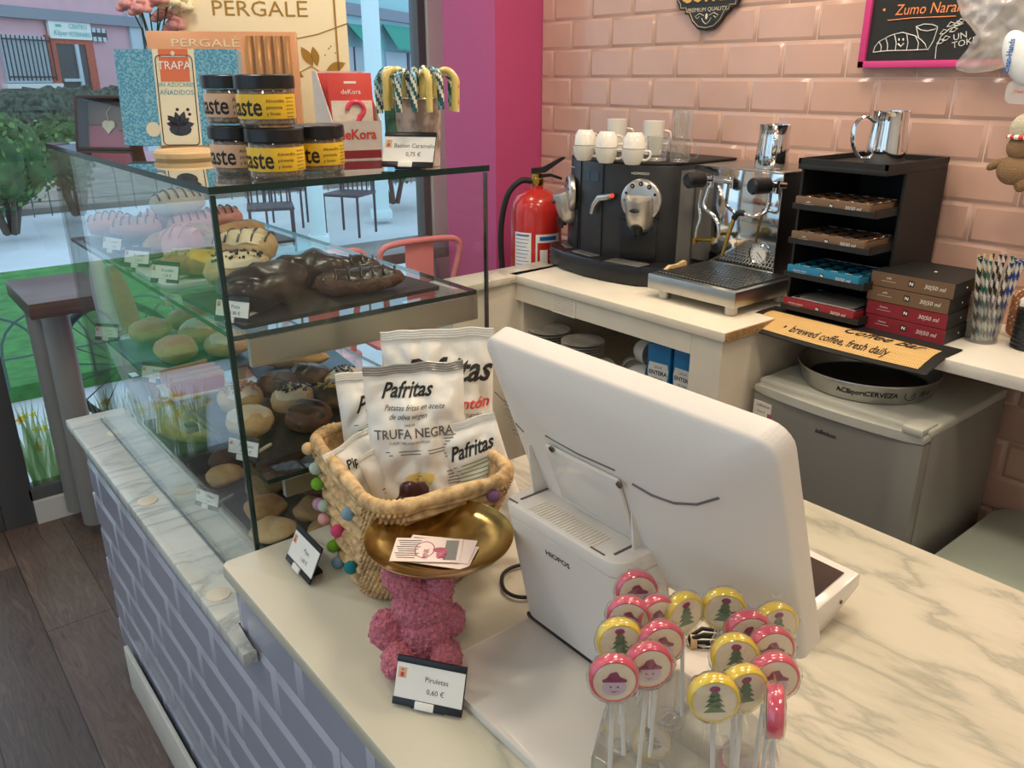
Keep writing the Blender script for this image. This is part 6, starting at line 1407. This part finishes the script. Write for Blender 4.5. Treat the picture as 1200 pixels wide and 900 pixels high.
for k, (x, y, dz, r3) in enumerate([(1.80,1.62,0,0),(1.80,1.53,0,.5),(1.72,1.56,0,1.2),(1.86,1.57,0,2.),(1.73,1.645,0,-.7),(1.78,1.575,.070,.6),(1.90,1.66,0,.4)]):
    o = c1 if firstc else dup(c1, (0,0,0)); firstc = False
    o.location = (x, y, SZ+dz+.0405); o.rotation_euler = (pi/2, 0, r3+VF); o['group'] = 'white cups lying in the cabinet'
    o['label'] = 'white cup lying on its side in the cabinet, '+['behind the middle of the pile','next to the milk cartons','at the front right of the pile','at the back right of the pile','at the front left of the pile','on top of the pile','deepest in the cabinet'][k]
for k, (x, y, lb) in enumerate(((1.72, 1.425, 'blue and white milk carton with a white cap in the cabinet'), (1.73, 1.338, 'second blue milk carton, half hidden by the cabinet stile'))):
    t = thing('milk_carton', lb, 'carton', (x, y, SZ), R(-90+8*(1-k)), None)
    b = B(); b.box((0,0,.089),(.075,.062,.178),bev=.002); b.box((0,.0,.180),(.075,.004,.006)); b.build('carton', 'milk_blue', t)
    b = B(); b.prism([(-.030,.125),(.030,.125),(.034,.105),(.028,.045),(-.028,.045),(-.034,.105)], .0312, .0322, M.Rotation(pi/2, 4, 'X')); wp_ = b.build('white_panel', 'paper', t)
    b = B(); b.text('LECHE', .009, front(0,-.0326,.112)); b.text('ENTERA', .0165, front(0,-.0326,.095), off=.0005); b.text('NATURAL', .008, front(0,-.0326,.078)); b.build('lettering', 'ink', wp_)
    b = B(); b.cyl((.018,-.012,.178),(.018,-.014,.196),.013,seg=24); b.build('cap', 'white_card', t)
# white bin at the right
b = B(); b.prism(rrect(.50, .60, .06, 2.005, .36, 8), 0, .485, bev=.004); t = b.build('chest_body', 'mint_plastic')
b = B(); b.prism(rrect(.51, .61, .06, 2.0, .36, 8), .4855, .515, bev=.008); b.build('lid', 'mint_plastic', t); tag(t, 'pale green white chest with rounded lid at the right edge', 'chest')
# wall things: coffee sign, chalkboard
t = thing('coffee_sign', 'dark shaped wall plaque lettered COFFEE PREMIUM QUALITY', 'sign', (2.236, 1.776, 1.90)); XS = 2.238
hw = .126; t.location = (XS, 1.776, 1.90)
pr = [(-1,.08),(-1,-.078),(-.90,-.092),(-.88,-.105),(-.70,-.105),(-.68,-.118),(-.56,-.120),(-.45,-.145),(-.25,-.165),(0,-.170),(.25,-.165),(.45,-.145),(.56,-.120),(.68,-.118),(.70,-.105),(.88,-.105),(.90,-.092),(1,-.078),(1,.08),(.5,.17),(0,.19),(-.5,.17)]
b = B(); b.mx = M.Rotation(-pi/2, 4, 'Z'); pp = [(a*hw, c) for a, c in pr]; b.prism(pp, 0, .009, M.Rotation(pi/2, 4, 'X'), bev=.002); b.build('board', 'charcoal', t)
SM = M.Rotation(-pi/2, 4, 'Z')
b = B(); b.mx = SM; b.tube([(a*.95, -.0095, c*.95+.001) for a, c in pp], .0014, 5, closed=True); b.build('edge_line', 'wood_label', t)
b = B(); b.mx = SM; b.text('COFFEE', .066, front(0,-.0105,-.064), sx=.92, off=.0016, ext=.001)
mat('gold_letter', (.72,.42,.12), .4)
b.build('title_lettering', 'gold_letter', t)
b = B(); b.mx = SM; b.text('PREMIUM QUALITY', .0165, front(0,-.0105,-.108), sx=1.1)
for s_ in (-1, 1): b.tube([(s_*.010,-.0098,-.125),(s_*.028,-.0098,-.118),(s_*.045,-.0098,-.126),(s_*.036,-.0098,-.133),(s_*.028,-.0098,-.127)], .0012, 4); b.tube([(0,-.0098,-.150),(s_*.012,-.0098,-.142),(s_*.018,-.0098,-.132)], .0012, 4)
b.sph((0,-.0098,-.128),(.005,.001,.009),seg=10,rings=6); b.build('small_lettering', 'icing_cream', t)
ch = thing('chalkboard', 'chalkboard in a pink frame with a chalk croissant and cup', 'chalkboard', (2.225, .95, 1.617))
y0c, z0c = 1.243, 1.617; L_ = .60; Hh = .42
ch.location = (2.232, y0c, z0c); ch.rotation_euler = (0,0,-pi/2)
b = B()
for c_, d_ in (((L_/2,-.008,.008),(L_,.016,.017)),((L_/2,-.008,Hh),(L_,.016,.017)),((.0085,-.008,Hh/2),(.017,.016,Hh)),((L_-.0085,-.008,Hh/2),(.017,.016,Hh))): b.box(c_, d_, bev=.001)
b.build('frame', 'pink_frame', ch)
b = B(); b.box((L_/2,-.004,Hh/2),(L_-.02,.004,Hh-.01)); b.build('slate', 'blackboard', ch)
b = B(); Yc = -.0072
def pc_(px, py): q = PX(px, py, 2.224); return (y0c-q.y, Yc, q.z-z0c)
b.text('•', .03, front(*pc_(1036, 12))); b.text('Zumo Naranja', .036, T(pc_(1041, 14)[0]+.018, Yc, pc_(1041, 13)[2]) @ FR, al='LEFT', sx=.9, shear=.15)
b.tube([pc_(1040, 24), pc_(1070, 21), pc_(1120, 19)], .0012, 4); b.build('orange_writing', 'orange_chalk', ch)
b = B()
def ln(pts, r=.0011): b.tube([V(pc_(x, y)) for x, y in pts], r, 4)
c5 = lambda P: [(900+x/4, y/4) for x, y in P]
ln(c5([(492,245),(500,220),(520,195),(545,182),(570,168),(600,158),(630,152),(660,160),(690,168),(715,185),(735,205),(745,232),(700,234),(640,236),(560,238),(492,245)]))
ln(c5([(520,195),(530,218),(528,240)])); ln(c5([(552,180),(560,210),(558,238)])); ln(c5([(592,160),(600,200),(596,236)])); ln(c5([(650,160),(655,200),(648,236)])); ln(c5([(690,170),(705,200),(700,234)]))
ln(c5([(612,180),(614,190)]), .002); ln(c5([(632,180),(634,190)]), .002); ln(c5([(608,205),(622,218),(636,203)]), .002)
ln(c5([(693,125),(715,140),(745,145),(780,138),(795,125),(770,115),(730,113),(693,125)])); ln(c5([(695,130),(705,175)])); ln(c5([(795,128),(775,190),(748,235)]))
ln(c5([(783,275),(788,220),(810,170),(850,135),(915,110)]))
for x, y in ((790,205),(815,190),(805,160),(850,150),(838,125),(885,110),(870,120)): ln(c5([(x,y),(x+18,y-22),(x+38,y-16),(x+20,y-2),(x,y)]))
for s_, x, y, a in (('UN',900,170,.22),('TOKE',920,200,.22),('canela',985,230,.22)):
    q = pc_(900+x/4, y/4); b.text(s_, .021, T(*q) @ M.Rotation(-a, 4, 'Y') @ FR, sx=1.1)
q = pc_(900+650/4, -6); b.text('café', .03, T(*q) @ FR); b.build('chalk_drawing', 'chalk', ch)
# hanging plastic bag, cleaning pack, plush
bg_ = thing('plastic_bag', 'crumpled translucent plastic bag hanging in front of the chalkboard', 'bag', (2.12, .86, 1.60)); W = dict(parent=bg_, world=True)
top = [(1125,-30),(1121,0),(1126,18),(1140,34),(1152,52),(1150,62),(1132,70),(1120,77),(1121,82),(1136,86),(1160,84),(1180,78),(1215,60),(1230,-30)]
outl = [PX(x, y, 2.14) for x, y in top]; cen = PX(1178, 20, 2.12)
b = B(); n = len(outl)
def bagf(u, v):
    k = u*n; i = int(k) % n; f = k-int(k); p = outl[i].lerp(outl[(i+1) % n], f); q = p.lerp(cen, v*.999)
    h = .045*math.sqrt(max(0, 1-(1-v)**2)); nz = .02*noise.noise(q*18)+.012*noise.noise(q*45); return q+V((-(h+nz*min(1, v*4)), 0, 0))
b.grid(bagf, 120, 22, cu=True); b.build('film', 'plastic_bag', smooth=80, **W)
b = B()
def bagk(u, v): p = bagf(u, v); return V((2.14+(2.14-p.x)*.3, p.y, p.z))
b.grid(bagk, 60, 10, cu=True); b.build('back_film', 'plastic_bag', smooth=80, **W)
pk = thing('cleaning_pack', 'white pack with blue lettering hanging at the right edge', 'pack', PX(1190, 88, 2.06)); pk.rotation_euler = (0, R(-0), -pi/2)
b = B(); mm = M.Rotation(R(-28), 4, 'Y'); b.mx = mm; b.sph((.018,0,.03),(.032,.018,.062),seg=24,rings=14); b.build('pack', 'pack_white', pk, smooth=60)
b = B(); b.mx = mm; b.text('Clean-Hands', .017, T(.006,-.0185,.040) @ M.Rotation(R(-62+0), 4, 'Y') @ FR, off=.0005, sx=.8); b.build('lettering', 'blue_ink', pk)
b = B(); b.prism(rrect(.07,.05,.018), -.0015, .0015, T(.022,0,-.035) @ M.Rotation(pi/2, 4, 'X')); b.build('clear_tab', 'plastic_bag', pk); b = B(); b.text('Clean', .010, T(.015,-.002,-.034) @ FR); b.build('tab_lettering', 'red_ink', pk)
pl_ = thing('plush_gingerbread', 'brown hanging plush figure with a cream hat and striped band', 'plush toy', PX(1184, 215, 2.10)); pl_.rotation_euler = (0,0,-pi/2)
b = B(); b.sph((0,0,.030),(.036,.020,.034),seg=24,rings=16); b.sph((.004,0,.080),(.028,.020,.028),seg=24,rings=16); b.mx = M.Identity(4); b.sph((0,0,0),(.022,.010,.010),T(-.040,-.0,.040) @ M.Rotation(R(-35), 4, 'Y'),seg=16,rings=10); b.sph((0,0,0),(.022,.010,.010),T(.046,-.0,.044) @ M.Rotation(R(35), 4, 'Y'),seg=16,rings=10)
b.sph((.022,0,.0),(.014,.012,.018),seg=14,rings=10) ; b.build('body', 'plush_brown', pl_, smooth=80)
b = B(); b.sph((.006,0,.120),(.031,.024,.034),seg=24,rings=16,zmin=-.016); b.build('hat', 'knit_cream', pl_, smooth=80)
b = B(); PATK[0] = 0; b.tube([(.006+.029*cos(k*pi/20), .022*sin(k*pi/20), .103) for k in range(40)], .0055, 8, closed=True)
for i, f in enumerate(b.bm.faces): f.material_index = (i//8//2) % 2
b.build('hat_band', ['white_card', 'dekora_red'], pl_)
b = B(); b.tube([(.006,0,.15),(.006,.0,.30),(.006,.02,.55)], .0012, 5); b.build('hanging_cord', 'white_card', pl_)
# ================================================================== WINDOW TABLES AND STOOLS
t = thing('high_table', 'small dark topped high table by the left end of the window', 'table', (.47, 3.05, 0)); W = dict(parent=t, world=True)
b = B(); b.prism([(.372,2.83),(.615,2.83),(.615,3.235),(.372,3.235)], .885, .935, bev=.002); b.build('table_top', 'dark_wood', **W)
for x, y in ((.470, 3.035), (.445, 3.175)):
    b = B(); b.cyl((x,y,.05), (x,y,.885), .044, seg=28); l_ = b.build('leg', 'leg_metal', **W); b = B(); b.cyl((x,y,0), (x,y,.05), .018, seg=14); b.cyl((x,y,0),(x,y,.014),.026,seg=18); b.build('foot', 'black_rubber', parent=l_)
t = thing('window_table', 'long grey topped high table against the window on the right', 'table', (1.7, 3.08, 0)); W = dict(parent=t, world=True)
b = B(); b.prism([(1.02,2.93),(2.10,2.93),(2.10,3.245),(1.02,3.245)], .855, .90, bev=.002); b.build('table_top', 'table_top_grey', **W)
for x in (1.10, 1.98): b = B(); b.cyl((x,3.1,0),(x,3.1,.855),.035,seg=20); b.build('leg', 'leg_metal', **W)
def tolix(lb, cx, cy, rot, tpl=[]):
    if tpl: return dup(tpl[0], (cx, cy, 0), rot, lb)
    t = thing('metal_stool', lb, 'stool', (cx, cy, 0), rot, 'pink metal stools at the window table')   # local -y is the back side
    b = B(); b.prism(rrect(.34,.34,.04), .615, .63, bev=.004); b.build('seat', 'pink_metal', t)
    for sx in (-1,1):
        for sy in (-1,1): b = B(); b.tube([(sx*.19,sy*.215,0),(sx*.14,sy*.15,.615)], [.012,.018], 8); b.build('leg', 'pink_metal', t)
    b = B(); b.tube([(-.175,-.19,.2),(.175,-.19,.2),(.175,.19,.2),(-.175,.19,.2)], .008, 8, closed=True); b.build('footrest', 'pink_metal', t)
    b = B(); b.tube(smoothp([V(p) for p in ((-.125,-.15,.62),(-.14,-.175,.80),(-.17,-.20,.97),(-.155,-.205,1.015),(-.10,-.207,1.027),(0,-.208,1.03),(.10,-.207,1.027),(.155,-.205,1.015),(.17,-.20,.97),(.14,-.175,.80),(.125,-.15,.62))], 6), .0115, 10); b.build('back_frame', 'pink_metal', t)
    b = B(); b.box((0,-.19,.83),(.12,.004,.39),M.Identity(4),bev=.001); b.build('back_panel', 'pink_metal', t)
    tpl.append(t); return t
a_ = PY(490, 300, 2.52); 
tolix('pink metal stool with open frame back nearest the magenta column', 1.64, 2.745, R(-3))
tolix('pink metal stool left of the other, partly behind the case shelf', 1.215, 2.74, R(2))
# small padded chair back behind the case
t = thing('padded_chair', 'tall padded chair with grey front and tan leather back by the window', 'chair', (.60, 2.66, 0), R(-39))
LN = M.Rotation(R(-9),4,'Y')
b = B(); b.sph((0,0,0),(.045,.05,.25),T(-.022,0,.84) @ LN,seg=24,rings=18); b.build('backrest', 'fabric_grey', t, smooth=70)
b = B(); b.sph((0,0,0),(.024,.050,.245),T(.026,0,.835) @ LN,seg=24,rings=18); b.build('back_shell', 'leather_tan', t, smooth=70)
b = B(); b.box((.12,.12,.50),(.34,.34,.06),bev=.025,seg=3); b.build('seat', 'fabric_grey', t)
b = B(); b.cyl((.02,.0,.5),(.0,0,.66),.014,seg=10); b.build('back_post', 'dark_steel', t)
for sx in (-.02,.26):
    for sy in (-.02,.26): b = B(); b.cyl((sx,sy,0),(sx,sy,.48),.014,seg=10); b.build('leg', 'dark_steel', t)
